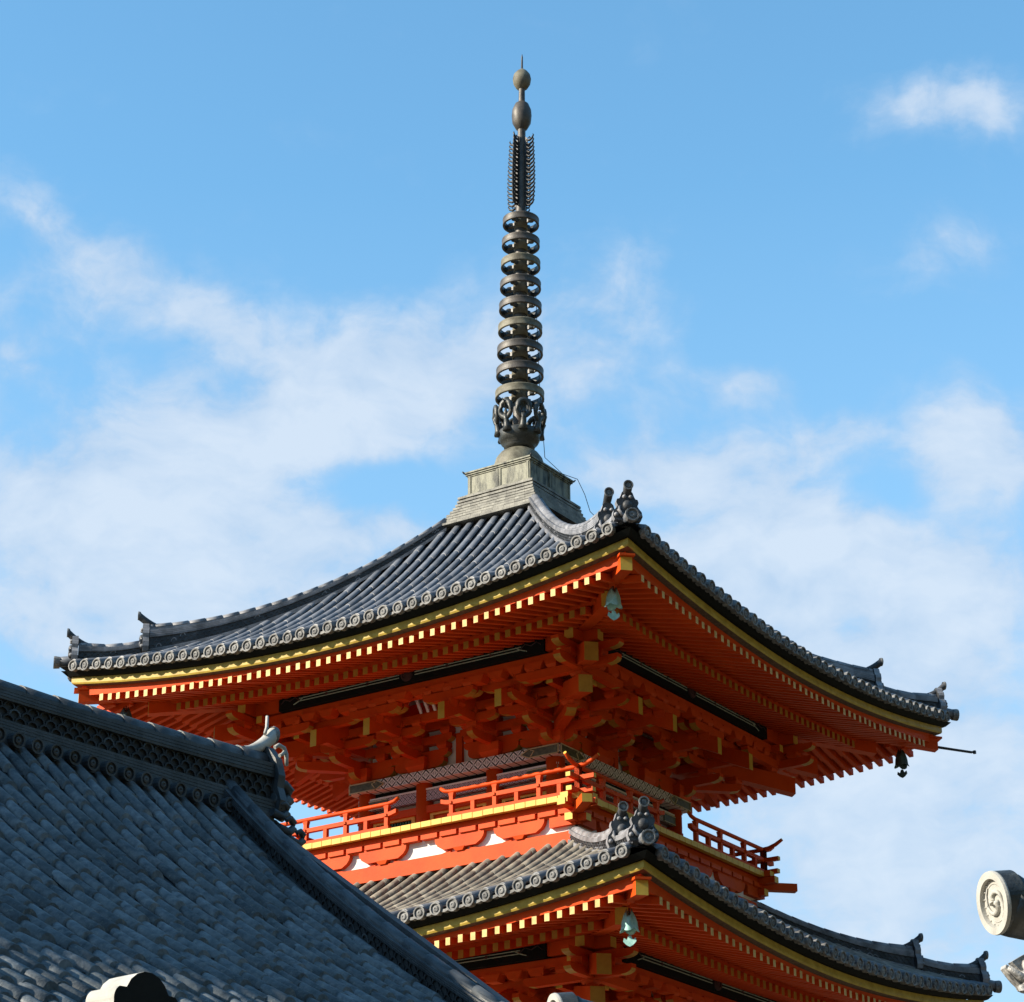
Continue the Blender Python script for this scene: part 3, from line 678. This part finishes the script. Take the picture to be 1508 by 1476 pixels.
# balcony under the top storey
def balcony():
    dk = MB('vermilion', 'yellow')
    dk.quad((-3.27, -3.27, 12.965), (3.27, -3.27, 12.965), (1.9, -1.9, 12.985), (-1.9, -1.9, 12.985))
    dk.quad((-3.27, -3.27, 12.885), (3.27, -3.27, 12.885), (1.9, -1.9, 12.89), (-1.9, -1.9, 12.89))
    n = 31; sp = 6.56/n
    for i in range(n):
        x = -3.28+sp*(i+.5); dk.box((x, -3.26, 12.925+rng.uniform(-.003, .003)), (sp-.012, .09, .095), 'yellow')
    four(dk.build('balcony_floor', pag))
    bm = MB('vermilion', 'yellow', 'plaster')
    bm.bar((-3.5, -3.09, 12.83), (3.5, -3.09, 12.83), .16, .09, 'vermilion', 'yellow', 'yellow')
    n = 16
    for i in range(n):
        x = (i-(n-1)/2)*.395; bm.box((x, -3.09, 12.735), (.335, .22, .08), 'vermilion')
        if i not in (7, 8): bm.taper((x, -3.08, 12.672), (.2, .16), (.30, .2), .022, 'vermilion')
    for x in (-2.0, -.80, .80, 2.0):
        l, hh, wd = .50, .215, .13
        poly = [(-l, .02), (-l, -.05), (-l*.97, -.09), (-l*.88, -.15), (-l*.66, -hh), (l*.66, -hh), (l*.88, -.15), (l*.97, -.09), (l, -.05), (l, .02)]
        bm.prism(poly, lambda u, v, k_: (x+u, -3.165+k_, 12.68+v), wd, 'vermilion'); bm.taper((x, -3.10, 12.405), (.14, .14), (.24, .17), .062, 'vermilion')
    bm.box((2.85, -3.10, 12.60), (.5, .12, .2), 'vermilion'); bm.box((-2.85, -3.10, 12.60), (.5, .12, .2), 'vermilion')
    bm.quad((-3.04, -3.07, 12.15), (3.04, -3.07, 12.15), (3.04, -3.07, 12.90), (-3.04, -3.07, 12.90), 'plaster')
    four(bm.build('balcony_bracket', pag))
    # the sill plank with its curved feet beneath the plaster
    sl = MB('vermilion')
    sl.bar((-3.12, -3.08, 12.275), (3.12, -3.08, 12.275), .12, .26, 'vermilion')
    for x in (-1.40, 0, 1.40):     # curved feet flaring out onto the sill under each plaster field
        for sg in (-1, 1):
            g0 = .34 if x == 0 else .17
            poly = [(g0+.02, .0), (g0+.25, 0), (g0+.25, .06), (g0+.14, .025)]
            if sg < 0: poly = poly[::-1]
            sl.prism(poly, lambda u, v, k_: (x+sg*u, -3.115+k_, 12.404+v), .05, 'vermilion')
    four(sl.build('sill', pag))
    cn = MB('vermilion', 'yellow')   # beam ends crossing at the corner
    for z, l, h in ((12.80, 3.52, .11), (12.60, 3.30, .12), (12.925, 3.43, .10)):
        for a, b in (((l, -3.06, z), (2.6, -3.06, z)), ((3.06, -l, z+.001), (3.06, -2.6, z+.001))):
            cn.bar(a, b, .15, h, 'vermilion', 'yellow')
    cn.bar((3.62, -3.62, 12.74), (2.8, -2.8, 12.74), .17, .14, 'vermilion', 'yellow')
    four(cn.build('corner_beams', pag))
    # railing: two halves to a side, rails curling up at the gap and crossing at the corner
    for sg in (-1, 1):
        r = MB('vermilion', 'yellow'); y = -3.2; X = lambda x: sg*x
        def rail(z, x0, x1, h, wd, m='vermilion', curl0=0, curl1=0, mend=None):
            pts = [(X(x0-.0), y, z+curl0)] if curl0 else []
            if curl0: pts += [(X(x0+.10), y, z+curl0*.45), (X(x0+.22), y, z+curl0*.1)]
            else: pts += [(X(x0), y, z)]
            if curl1: pts += [(X(x1-.28), y, z+curl1*.05), (X(x1-.14), y, z+curl1*.4), (X(x1), y, z+curl1)]
            else: pts += [(X(x1), y, z)]
            for i, (p, q) in enumerate(zip(pts, pts[1:])):
                last = i == len(pts)-2
                r.bar(p, q, wd, h, m, mend if i == 0 and False else None, mend if last else None)
            return pts
        pts = [(X(.44), y, 13.52), (X(.53), y, 13.465), (X(.66), y, 13.44), (X(3.1), y, 13.44), (X(3.32), y, 13.455), (X(3.46), y, 13.50), (X(3.60), y, 13.575)]
        r.tube(pts, [.034, .036, .038, .038, .038, .036, .03], 10, 'vermilion', mcap='yellow')
        rail(13.235, .47, 3.52, .072, .085, curl0=.05, curl1=0, mend='yellow')
        rail(13.005, .62, 3.50, .075, .105, mend='yellow')
        for i, x in enumerate((.68, 1.12, 1.56, 2.0, 2.44, 2.84)):
            top = 13.41 if i % 2 == 0 else 13.21
            r.box((X(x), y, (13.04+top)/2), (.075, .075, top-13.04))
            if i % 2 == 0: r.taper((X(x), y, 13.345), (.075, .075), (.11, .085), .06); r.box((X(x), y-.05, 13.235), (.05, .03, .045), 'vermilion')
        r.box((X(3.2), y, 13.24), (.095, .095, .42))
        four(r.build('railing', pag))
balcony()

# spire --------------------------------------------------------------
ldir = Vector((math.cos(PHI), -math.sin(PHI), 0))
rot = Matrix.Rotation(LEAN, 4, Vector((0, 0, 1)).cross(ldir)).to_euler()
stp = MB('step_tile', 'ridge_dark')   # stacked tile courses under the box
z = 19.40
for i in range(9):
    t = i/8; hw = .85+.32*(1-t)**1.6; hh = .076
    stp.r = rng.random(); o = rng.uniform(-.006, .006)
    for q in range(4):
        stp.M = Matrix.Rotation(q*math.pi/2, 4, 'Z')
        for s_ in range(9):
            stp.r = rng.random(); a0 = -hw+2*hw*s_/9; a1 = a0+2*hw/9-.004; zo = rng.uniform(-.004, .004)
            stp.hexa([(a0, -hw+o, z), (a0, -hw+o, z+.044+zo), (a0*.6, -hw*.6, z+.044), (a0*.6, -hw*.6, z), (a1, -hw+o, z), (a1, -hw+o, z+.044+zo), (a1*.6, -hw*.6, z+.044), (a1*.6, -hw*.6, z)], 'step_tile')
    stp.M = Matrix.Identity(4); stp.box((0, 0, z+hh/2), (2*hw-.12, 2*hw-.12, hh-.002), 'ridge_dark'); z += hh
stp.build('stepped_tile_base', pag)
bx = MB('bronze_green')
bx.box((0, 0, 20.30), (1.42, 1.42, .50)); bx.box((0, 0, 20.085), (1.5, 1.5, .05)); bx.box((0, 0, 20.565), (1.53, 1.53, .03)); bx.box((0, 0, 20.53), (1.49, 1.49, .03))
for q in range(4):
    bx.M = Matrix.Rotation(q*math.pi/2, 4, 'Z')
    for x in (-.66, -.03, .03, .66): bx.box((x, -.712, 20.31), (.045, .03, .42))
    for zq in (20.12, 20.50): bx.box((0, -.714, zq), (1.42, .022, .03))
bx.M = Matrix.Identity(4)
for sx_, sy_ in ((1, 1), (1, -1), (-1, 1), (-1, -1)): bx.tube([(sx_*.755, sy_*.755, 20.56), (sx_*.785, sy_*.785, 20.60)], [.02, .012], 6, 'iron')
bx.build('dew_basin', pag)

SZ = 20.58
sp = MB('bronze'); 
sp.lathe([(.145, .0), (.135, 1.3), (.125, 3.5), (.115, 5.8), (.10, 6.0), (.085, 7.4), (.08, 7.9), (.07, 8.2), (.06, 9.0), (.05, 9.2), (.022, 9.22), (.018, 9.5), (.004, 9.58)], 18)
spo = sp.build('spire', pag, (0, 0, SZ)); spo.rotation_euler = rot
def spart(mb, name): return mb.build(name, spo)
dm = MB('bronze_pale'); dm.lathe([(.50, 0), (.50, .08), (.49, .22), (.45, .36), (.37, .47), (.26, .54), (.15, .57)], 32); spart(dm, 'dome')
lt_ = MB('bronze_dark', 'bronze_pale')
lt_.lathe([(.20, .56), (.30, .60), (.28, .66), (.36, .70), (.40, .78), (.42, .90), (.40, .94), (.2, .90)], 24)
spart(lt_, 'lotus_cup')
for q in range(8):   # upright petals
    a = q*math.pi/4-.03; pm = MB('bronze_dark'); pm.M = Matrix.Rotation(a, 4, 'Z')
    pr_ = lambda hy, zq: (.40+.05*math.sin(min(max((zq-.86)/.62, 0), 1)*math.pi*.9)+.07*max((zq-.86)/.62, 0)**3, hy, zq)
    loop = [pr_(.125*math.sin(t)*(1 if t < math.pi else 1), 1.265+.165*-math.cos(t)) for t in np.linspace(0, 2*math.pi, 17)]
    pm.tube(loop, .043, 8, cap=False, flat=1.3)
    pm.tube([pr_(0, .84), pr_(0, .95), pr_(0, 1.06), pr_(0, 1.14)], [.10, .062, .05, .07], 8)
    pm.tube([pr_(0, 1.12), pr_(0, 1.2), pr_(0, 1.27)], [.05, .045, .02], 7)
    if q % 2 == 0: pm.tube([(.47, 0, 1.3), (.52, 0, 1.42), (.58, 0, 1.46)], [.03, .02, .008], 6)
    spart(pm, 'lotus_petal')
for i in range(9):   # nine rings
    t = i/8; zc = 22.30+(26.16-22.30)*t-SZ; Rr = .478-.113*t; h = .165-.015*t
    rg = MB('bronze', 'bronze_pale', 'bronze_dark')
    hh = h/2
    rg.lathe([(Rr-.035, -hh), (Rr, -hh), (Rr+.004, -hh+.02), (Rr, -hh+.03), (Rr, hh-.03), (Rr+.004, hh-.02), (Rr, hh), (Rr-.035, hh), (Rr-.045, 0), (Rr-.035, -hh)], 40, (0, 0, zc), 'bronze', ms=lambda j: 'bronze_dark' if j > 6 else ('bronze' if (i*7) % 3 else 'bronze_pale'))  # inner faces in darker bronze, painting in the shade inside the ring
    rg.lathe([(.15-.03*t, -.16), (.165-.03*t, -.15), (.165-.03*t, .10), (.18-.03*t, .12), (.18-.03*t, .17), (.13-.03*t, .18)], 20, (0, 0, zc), 'bronze_pale')
    for q in range(4):
        a = q*math.pi/2; d = Vector((math.cos(a), math.sin(a), 0)); l2 = Vector((-d.y, d.x, 0))
        p0 = d*.14+Vector((0, 0, zc)); p1 = d*(Rr-.03)+Vector((0, 0, zc))
        rg.bar(p0, p1, .045, h*.55, 'bronze_dark'); mid = (p0+p1)/2
        rg.lathe([(.0, -.05), (.06, -.04), (.06, .04), (0, .05)], 8, mid, 'bronze_dark')
    spart(rg, 'ring')
for q in range(4):   # water-flame fins
    a = q*math.pi/2; fm = MB('iron', 'bronze_dark'); fm.M = Matrix.Rotation(a, 4, 'Z')
    n = 17
    fm.prism([(.09, 5.98), (.15, 5.98), (.16, 6.4), (.15, 7.5), (.10, 7.56)], lambda u, v, k: (u, -.012+k, v), .024, 'iron')
    for i in range(n):
        t = i/(n-1); zb = 5.93+1.52*t; Rr = .37-.08*t-.06*(1-t)**4
        pts = [(.12, 0, zb+.02), (.12+(Rr-.12)*.45, 0, zb), (.12+(Rr-.12)*.8, 0, zb+.035), (Rr, 0, zb+.10), (Rr-.015, 0, zb+.135)]
        fm.tube(pts, [.024, .026, .022, .016, .006], 5, 'iron')
        if i % 2 == 0: fm.tube([(.15, 0, zb+.06), (.2, 0, zb+.085), (.215, 0, zb+.06), (.195, 0, zb+.045)], .011, 5, 'iron')
    spart(fm, 'flame_fin')
rj = MB('bronze'); rj.lathe([(.075, 7.74), (.12, 7.78), (.19, 7.92), (.205, 8.08), (.195, 8.22), (.14, 8.36), (.07, 8.42)], 24); spart(rj, 'dragon_ball')
hj = MB('bronze_pale', 'bronze'); hj.lathe([(.06, 8.72), (.12, 8.76), (.175, 8.86), (.19, 8.97), (.17, 9.07), (.11, 9.15), (.04, 9.21), (.0, 9.25)], 24, m='bronze_pale'); spart(hj, 'jewel')
wr = MB('iron')   # lightning conductor running down the spire and over the right corner
pts = [(.30, .2, 24.6-0), (.34, .24, 22.5), (.40, .30, 21.0), (.62, .58, 20.7), (.82, .80, 20.62), (.93, .88, 20.3), (1.0, .95, 19.95), (1.16, 1.16, 19.72), (1.35, 1.35, 19.5)]
wr.tube(pts, .007, 5); wr.build('conductor_wire', pag)
rd = MB('iron')
rd.tube([(5.62, 5.62, 15.63), (5.95, 5.95, 15.585), (6.24, 6.24, 15.545)], [.02, .018, .02], 6); rd.tube([(5.65, 5.65, 15.60), (6.2, 6.2, 15.53)], .012, 5)
rd.box((6.24, 6.24, 15.55), (.05, .05, .06)); rd.build('corner_rod', pag)
# hidden body down to the ground
bd = MB('plaster', 'vermilion', 'stone')
bd.box((0, 0, 6.0), (4.5, 4.5, 4.0), 'plaster'); bd.box((0, 0, 2.4), (5.2, 5.2, 3.2), 'plaster'); bd.box((0, 0, .4), (8, 8, .8), 'stone')
for sx_ in (-1, 1):
    for sy_ in (-1, 1): bd.tube([(sx_*2.6, sy_*2.6, .8), (sx_*2.6, sy_*2.6, 4.2)], .2, 14, 'vermilion'); bd.tube([(sx_*2.3, sy_*2.3, 4.0), (sx_*2.3, sy_*2.3, 7.2)], .19, 14, 'vermilion')
bd.build('lower_body', pag)

# wind bells -----------------------------------------------------------
def bell(loc, label, rz, verd):
    e = empty('wind_bell', loc, rz); tag(e, label, 'bell', 'wind bells under the roof corners'); e.scale = (.86, .86, .92)
    m = 'verdigris' if verd else 'verdigris_shaded'  # darker verdigris copy puts shade into the side-corner bells
    b = MB(m)
    def mod(j, a, r, h):
        if j < 5: return r, h
        k = abs(math.cos(2*a)); f = (j-4)/2
        return r*(1+.30*f*(k-.25)), h+.05*f*(1-k)
    b.lathe([(.02, -.08), (.07, -.09), (.092, -.12), (.105, -.20), (.112, -.27), (.125, -.32), (.142, -.36), (.13, -.355), (.105, -.31), (.09, -.2), (.07, -.12), (0, -.11)], 24, mod=mod)
    b.build('bell_body', e)
    h = MB('iron'); h.tube([(0, 0, .04), (0, 0, -.11)], .014, 6); h.tube([(-.03, 0, -.03), (0, 0, .0), (.03, 0, -.03), (0, 0, -.07), (-.03, 0, -.03)], .009, 5); h.build('hook', e)
    t = MB(m)
    t.tube([(0, 0, -.12), (0, 0, -.40)], .01, 5)
    poly = [(-.10, -.44), (-.115, -.50), (-.06, -.555), (0, -.585), (.06, -.555), (.115, -.50), (.10, -.44), (.05, -.475), (.025, -.41), (-.025, -.41), (-.05, -.475)]
    t.prism(poly, lambda u, v, k: (u, -.012+k, v), .024); t.build('tongue', e)
    return e
Rz = Matrix.Rotation(PHI, 3, 'Z')
for (m, kx, ky, z, lab, v, rz) in ((5.08, 1, -1, 15.56, 'pale green bronze wind bell under the near corner of the top roof', True, .3),
                              (5.19, 1, 1, 15.50, 'shade-darkened wind bell under the right corner of the top roof, against the sky', False, -.5),
                              (5.10, -1, -1, 15.50, 'wind bell under the left corner of the top roof, peeking over the hall ridge', False, .2),
                              (5.42, 1, -1, 10.28, 'pale green bronze wind bell under the near corner of the lower roof', True, -.2)):
    p = Rz @ Vector((m*kx, m*ky, z)); bell(p, lab, rz, v)

# ------------------------------------------------------------------ temple hall on the left
PSI = R_(52)
hall = empty('temple_hall', (-2.79, -16.37, 0), PSI); HZ = 9.94
tag(hall, 'temple hall with a big blue-grey tiled roof sloping across the lower left', 'temple hall')
wq = [.2, .3, 1.14, 2.03, 2.68, 3.48, 3.95, 5, 6, 7]; zq = [-.85, -.95, -1.76, -2.45, -2.93, -3.47, -3.77, -4.42, -4.98, -5.5]
pf = np.polyfit(wq, zq, 3)
ZR = lambda w_: float(np.polyval(pf, w_))+HZ
S0, S1, WE = -16.0, -.15, 7.0
hr = MB('hall_pan', 'hall_tile', 'disc')
ws_ = np.linspace(.1, WE, 30); ss_ = np.linspace(S0, S1, 50)
for a, b in zip(ws_, ws_[1:]):
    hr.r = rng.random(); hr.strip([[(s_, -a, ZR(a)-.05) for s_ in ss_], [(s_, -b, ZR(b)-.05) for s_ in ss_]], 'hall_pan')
pitch = .25; nr = int((S1-S0)/pitch)
for i in range(nr+1):
    s_ = S1-.05-i*pitch; wv_ = .24+rng.uniform(-.1, 0)
    while wv_ < WE:
        l = .27+rng.uniform(-.015, .015); hr.r = rng.random(); j = rng.gauss(0, .009); jz = rng.gauss(0, .011); tw = rng.gauss(0, .013)
        rows = []
        for (wx, r, dx) in ((wv_, .062, -tw), (wv_+l+.025, .082, tw)):
            rows.append([(s_+j+dx+r*math.cos(t), -wx, ZR(wx)-.018+jz+r*math.sin(t)+(.006 if r > .08 else 0)) for t in np.linspace(math.pi*1.08, -math.pi*.08, 8)])
        idx = hr.strip(rows, 'hall_tile', True); hr.face(idx[1], 'hall_tile')
        # pan tile lap
        if i < nr:
            zz_ = ZR(wv_+l*.5); hr.r = rng.random(); k_ = rng.gauss(0, .006)
            hr.hexa([(s_-pitch+.06, -wv_, ZR(wv_)-.052+k_), (s_-pitch+.06, -wv_, ZR(wv_)-.030+k_), (s_-.06, -wv_, ZR(wv_)-.030+k_), (s_-.06, -wv_, ZR(wv_)-.052+k_),
                     (s_-pitch+.06, -(wv_+l), ZR(wv_+l)-.04+k_), (s_-pitch+.06, -(wv_+l), ZR(wv_+l)-.008+k_), (s_-.06, -(wv_+l), ZR(wv_+l)-.008+k_), (s_-.06, -(wv_+l), ZR(wv_+l)-.04+k_)], 'hall_pan')
        wv_ += l
    disc(hr, (s_, -(WE+.05), ZR(WE)-.04), (0, -1, 0), .09)
hro = hr.build('tiled_roof', hall)
bk = MB('hall_tile'); bk.strip([[(s_, a, ZR(a)) for s_ in (S0, S1)] for a in ws_], None); bk.build('rear_roof', hall)
# main ridge
mr_ = MB('hall_ridge', 'hall_ridge', 'disc')
ps = [Vector((s_, 0, HZ-.78)) for s_ in np.linspace(S0, -.27, 40)]
hs3 = [.78-.20*(1-abs((s_+8)/8)**3) for s_ in np.linspace(S0, -.27, 40)]
ridge(mr_, ps, hs3, (0, 1, 0), 1.55, 'hall_ridge', 'hall_band', .16, 3, seglen=.45)
i = 0
while S1-.15-i*pitch > S0:
    s_ = S1-.18-i*pitch; mr_.r = rng.random()
    if s_ < -1.0: disc(mr_, (s_, -.36, HZ-.87), (0, -1, -.1), .085, 'hall_ridge')
    i += 1
mr_.box(((S0-.3)/2, 0, HZ-.86), (-S0-.3, .56, .16), 'hall_ridge')
mro = mr_.build('main_ridge', hall)
oe = MB('hall_ridge', 'cream', 'hall_ridge'); oe.M = Matrix.Translation((-.22, 0, 0))
oe.prism([(-.30, -.02), (-.33, .1), (-.27, .26), (-.29, .40), (-.23, .60), (-.10, .76), (0, .78), (.10, .76), (.23, .60), (.29, .40), (.27, .26), (.33, .1), (.30, -.02)][::-1], lambda u, v, k: (-.04+k, u, HZ-.72+v), .11, 'hall_ridge')
for sg in (-1, 1):   # curled side fins and gable curls
    for (x0, y0, zc, r) in ((.10, .20, -.50, .15), (.02, .30, -.72, .10), (.0, .42, -.92, .10), (.02, .56, -1.08, .09)):
        oe.tube([(x0-.16, sg*y0, HZ+zc-.6*r), (x0, sg*y0, HZ+zc-r*.9), (x0+r*.8, sg*y0, HZ+zc-r*.3), (x0+r*.85, sg*y0, HZ+zc+r*.35), (x0+r*.3, sg*y0, HZ+zc+r*.75), (x0-r*.3, sg*y0, HZ+zc+r*.5), (x0-r*.2, sg*y0, HZ+zc)], [r*.5, r*.55, r*.5, r*.45, r*.4, r*.3, r*.15], 8, 'hall_ridge')
oe.tube([(-.10, -.27, HZ-.02), (-.05, -.28, HZ+.02), (.03, -.29, HZ+.0), (.06, -.30, HZ-.07), (.065, -.305, HZ-.20)], .024, 6, 'cream')
oe.tube([(.05, -.295, HZ-.03), (.0, -.30, HZ-.08), (-.05, -.30, HZ-.11)], .022, 6, 'cream')
oeo = oe.build('ridge_end_ornament', mro)
hn = MB('cream', 'cream', 'disc'); hn.M = Matrix.Translation((-.05, 0, 0)); horn(hn, (-.50, 0, HZ-.05), (1, 0, 0), .46, .28, .045, .10, 'cream')  # the horn's sunlit white is put into its colour
hn.tube([(-.20, -.04, HZ+.20), (-.15, -.02, HZ+.30), (-.13, 0, HZ+.44)], [.022, .02, .018], 6, 'cream'); hn.build('horn_tile', mro)
# descending ridge
ws3 = np.linspace(.02, 5.6, 26)
pkz = np.polyfit([.1, 1.14, 2.03, 2.68, 3.48, 3.95, 5.6], [-.43, -1.40, -2.11, -2.62, -3.14, -3.45, -4.48], 3)
dr = MB('hall_ridge', 'hall_ridge')
base = [Vector((-.90, -w_, ZR(w_)-.06)) for w_ in ws3]; hts = [max(float(np.polyval(pkz, w_))+HZ-(ZR(w_)-.06), .3) for w_ in ws3]
ridge(dr, base, hts, (1, 0, 0), 1.15, 'hall_ridge', 'hall_band', .12, 2, seglen=.36)
dr.bar((-.62, -.2, ZR(.2)+.02), (-.62, -5.5, ZR(5.5)+.02), .16, .1, 'hall_ridge')
dr.build('descending_ridge', hall)
vg = MB('hall_tile', 'disc')   # gable verge tiles
for k_ in range(24):
    w_ = .4+k_*.24; vg.r = rng.random(); zq_ = ZR(w_)+.0
    vg.tube([(-.45, -w_, zq_-.05), (-.14, -w_, zq_-.09)], [.07, .08], 10, 'hall_tile'); disc(vg, (-.12, -w_, zq_-.09), (1, 0, 0), .085)
vg.build('verge_tiles', hall)
hw = MB('plaster', 'wood')
hw.box(((S0-.8)/2, 0, 2.2), (-S0-.8-.2, 11.0, 4.4), 'plaster')
tri = [(-5.4, 4.4), (5.4, 4.4), (.3, HZ-1.2), (-.3, HZ-1.2)]
hw.prism(tri, lambda u, v, k: (-.75-k, u, v), .2, 'wood'); hw.build('wall', hall)

# ------------------------------------------------------------------ near roofs whose ends poke into the frame
def swirl(mb, c, fr, r, m='disc'):
    """three-comma swirl in a ring of dots on a round tile face"""
    sx, sy, o = fr
    for q in range(2):
        pts = []; rad = []
        for t in np.linspace(0, 1, 12):
            a = q*math.pi+t*4.2; rr = r*(.12+.50*t); pts.append(c+sx*rr*math.cos(a)+sy*rr*math.sin(a)+o*.004); rad.append(r*(.13-.11*t))
        mb.tube(pts, rad, 6, m)
    ring = [c+sx*r*.60*math.cos(t)+sy*r*.60*math.sin(t) for t in np.linspace(0, 2*math.pi, 25)]
    mb.tube(ring, r*.02, 5, m, cap=False)
    for k in range(18):
        a = k*math.pi/9; mb.lathe([(r*.035, 0), (r*.025, .004), (0, .006)], 6, c+sx*r*.70*math.cos(a)+sy*r*.70*math.sin(a), m, (sx, sy, o))

def near_roof(name, label, cat, tip, dirv, r, big=True):
    """small tiled roof: horn tile at the ridge end, ornament, ridge, two slopes, wall"""
    tip = Vector(tip); d = Vector((dirv[0], dirv[1], 0)).normalized(); e = empty(name, (tip.x, tip.y, 0), math.atan2(-d.y, -d.x)); tag(e, label, cat)
    # local +x runs from the tip back along the ridge
    z = tip.z; hb = MB('ridge', 'cream', 'disc')
    pts = []; rad = []
    for t in np.linspace(0, 1, 9): pts.append((.62*t*r/.11, 0, z-(.07*t+.10*t*t)*r/.11)); rad.append(r*(1-.28*t))
    hb.tube([(p[0]+(.05 if p[0] == 0 else 0), p[1], p[2]) for p in pts], rad, 28, 'bronze_dark')  # tile body coloured dark for its shaded side, face cream for sun
    o = (Vector(pts[0])-Vector(pts[1])).normalized(); o = Vector((-1, 0, -.14)).normalized(); sx = o.cross(Vector((0, 0, 1))).normalized(); sy = sx.cross(o)
    hb.lathe([(r*.99, -.075), (r, -.006), (r*1.01, 0), (r*.99, .010), (r*.76, .010), (r*.745, -.008), (0, -.008)], 48, pts[0], 'cream', (sx, sy, o), smooth=False, ms=lambda j: 'bronze_dark' if j == 0 else 'cream')
    swirl(hb, Vector(pts[0])-o*.008, (sx, sy, o), r, 'cream')
    hb.build('horn_tile', e)
    rb = MB('hall_ridge', 'hall_ridge'); zb = z-.30*r/.11-.42
    ridge(rb, [(x, 0, zb) for x in np.linspace(.55*r/.11, 3.5, 12)], [.42]*12, (0, 1, 0), .9, 'hall_ridge', 'hall_band', .1, 2)
    rb.build('ridge', e)
    rf = MB('hall_tile', 'hall_pan')
    f = lambda w_: zb+.06-.62*w_+.05*w_*w_
    for sg in (-1, 1):
        rf.strip([[(x, sg*w_, f(w_)-.04) for x in np.linspace(.5, 3.6, 4)] for w_ in np.linspace(0, 1.5, 8)], 'hall_pan')
        for x in np.arange(.62, 3.6, .22):
            rf.r = rng.random(); rf.tube([(x, sg*w_, f(w_)) for w_ in np.linspace(.1, 1.52, 8)], .06, 8, 'hall_tile')
    rf.build('tiled_roof', e)
    wl = MB('plaster', 'wood'); wl.box((2.1, 0, (zb-.5)/2), (2.4, 1.2, zb-.5), 'plaster'); wl.build('wall', e)
    return e, z, zb

HD = (-.958, -.287)
e1, z1, zb1 = near_roof('gate_roof', 'roof end at the right edge with a grey horn tile, a swirl on its face', 'roof', (1.7516, -34.2451, 3.8027), HD, .118)
# ornament beneath the horn tile: gaping jaws and curls
orn = MB('silver')
def sil(pts, th, off, m='silver'):
    orn.prism(pts[::-1], lambda u, v, k: (u, off-k, ZO+v), th, m)
P0 = lambda a, b: ((a-390)/17.17/350+.017, -(b-630)/17.17/395)
ZO = z1-.235
upper_jaw = [P0(*q) for q in ((545, 535), (880, 320), (1030, 240), (1250, 270), (1250, 900), (1030, 900), (850, 835), (745, 745))]
lower_jaw = [P0(*q) for q in ((390, 620), (470, 655), (680, 805), (850, 850), (1030, 900), (1250, 900), (1250, 1290), (1030, 1290), (830, 1250), (740, 1210), (700, 1120), (600, 1020), (520, 920), (370, 700))]
sil(upper_jaw, .034, .017); sil(lower_jaw, .044, .022)
for (a, b, r) in ((760, 1190, .018), (900, 1020, .03), (860, 900, .028), (930, 600, .026), (1000, 780, .035), (960, 1340, .02), (1030, 1400, .022), (930, 1420, .012)):
    u, v = P0(a, b); orn.lathe([(0, -r), (r*.8, -r*.6), (r, 0), (r*.8, r*.6), (0, r)], 10, (u, -.018, ZO+v))
orn.tube([(P0(820, 760)[0], -.022, ZO+P0(820, 760)[1]), (P0(900, 700)[0], -.022, ZO+P0(900, 700)[1]), (P0(960, 520)[0], -.022, ZO+P0(960, 520)[1]), (P0(890, 420)[0], -.02, ZO+P0(890, 420)[1])], [.008, .016, .014, .008], 7)
orn.tube([(P0(430, 690)[0], -.022, ZO+P0(430, 690)[1]), (P0(640, 880)[0], -.026, ZO+P0(640, 880)[1]), (P0(860, 1000)[0], -.026, ZO+P0(860, 1000)[1]), (P0(1040, 1010)[0], -.022, ZO+P0(1040, 1010)[1])], [.010, .016, .02, .02], 7)
orn.build('ridge_end_ornament', e1)
near_roof('side_gate_roof', 'round horn tile of a low roof, its sunlit face coloured pale, cut by the bottom edge at centre', 'roof', (.1393, -32.7451, 3.6804), HD, .112)

# lobed ridge end at the lower left
ll = empty('shrine_roof', (-1.8419, -31.2451, 0), R_(52)); tag(ll, 'small roof ridge end with a lobed front, its shade coloured black and sunlit side cream, bottom left', 'roof')
ZL = 4.1505+.0
def lobes(sc):
    out = []
    for cx, cz, r, a0, a1 in ((.215, -.30, .10, -60, 75), (.165, -.085, .075, -10, 60), (0, -.08, .165, 22, 158), (-.165, -.085, .075, 120, 190), (-.215, -.30, .10, 105, 240)):
        for a in np.linspace(a0, a1, 8): out.append((sc*(cx+r*math.cos(R_(a))), sc*(cz+r*math.sin(R_(a)))))
    return out
lb = MB('black', 'cream'); pl_ = lobes(.92)
# front faces local -y direction (turned right), its shade painted black, the sunlit side cream; body runs back
lb.prism(pl_, lambda u, v, k: (u, k, ZL+v), .20, 'black', 'cream')
lb.lathe([(.088, 0), (.088, .02), (.07, .03), (.066, -.002), (0, -.002)], 20, (0, -.004, ZL-.215), 'iron', (Vector((1, 0, 0)), Vector((0, 0, 1)), Vector((0, -1, 0))), smooth=False)
lb.build('ridge_end_tile', ll)
lr = MB('hall_ridge', 'hall_ridge'); ridge(lr, [(0, y, ZL-.62) for y in np.linspace(.18, 3.0, 10)], [.44]*10, (1, 0, 0), .8, 'hall_ridge', 'hall_band', .1, 2); lr.build('ridge', ll)
lf_ = MB('hall_tile', 'hall_pan')
for sg in (-1, 1):
    lf_.strip([[(sg*w_, y, ZL-.58-.6*w_) for y in np.linspace(.1, 3, 3)] for w_ in np.linspace(0, 1.3, 6)], 'hall_pan')
    for y in np.arange(.2, 3, .22): lf_.r = rng.random(); lf_.tube([(sg*w_, y, ZL-.55-.6*w_) for w_ in np.linspace(.1, 1.32, 5)], .06, 8, 'hall_tile')
lf_.build('tiled_roof', ll)
lw = MB('plaster'); lw.box((0, 1.6, (ZL-1.1)/2), (1.2, 2.4, ZL-1.1)); lw.build('wall', ll)
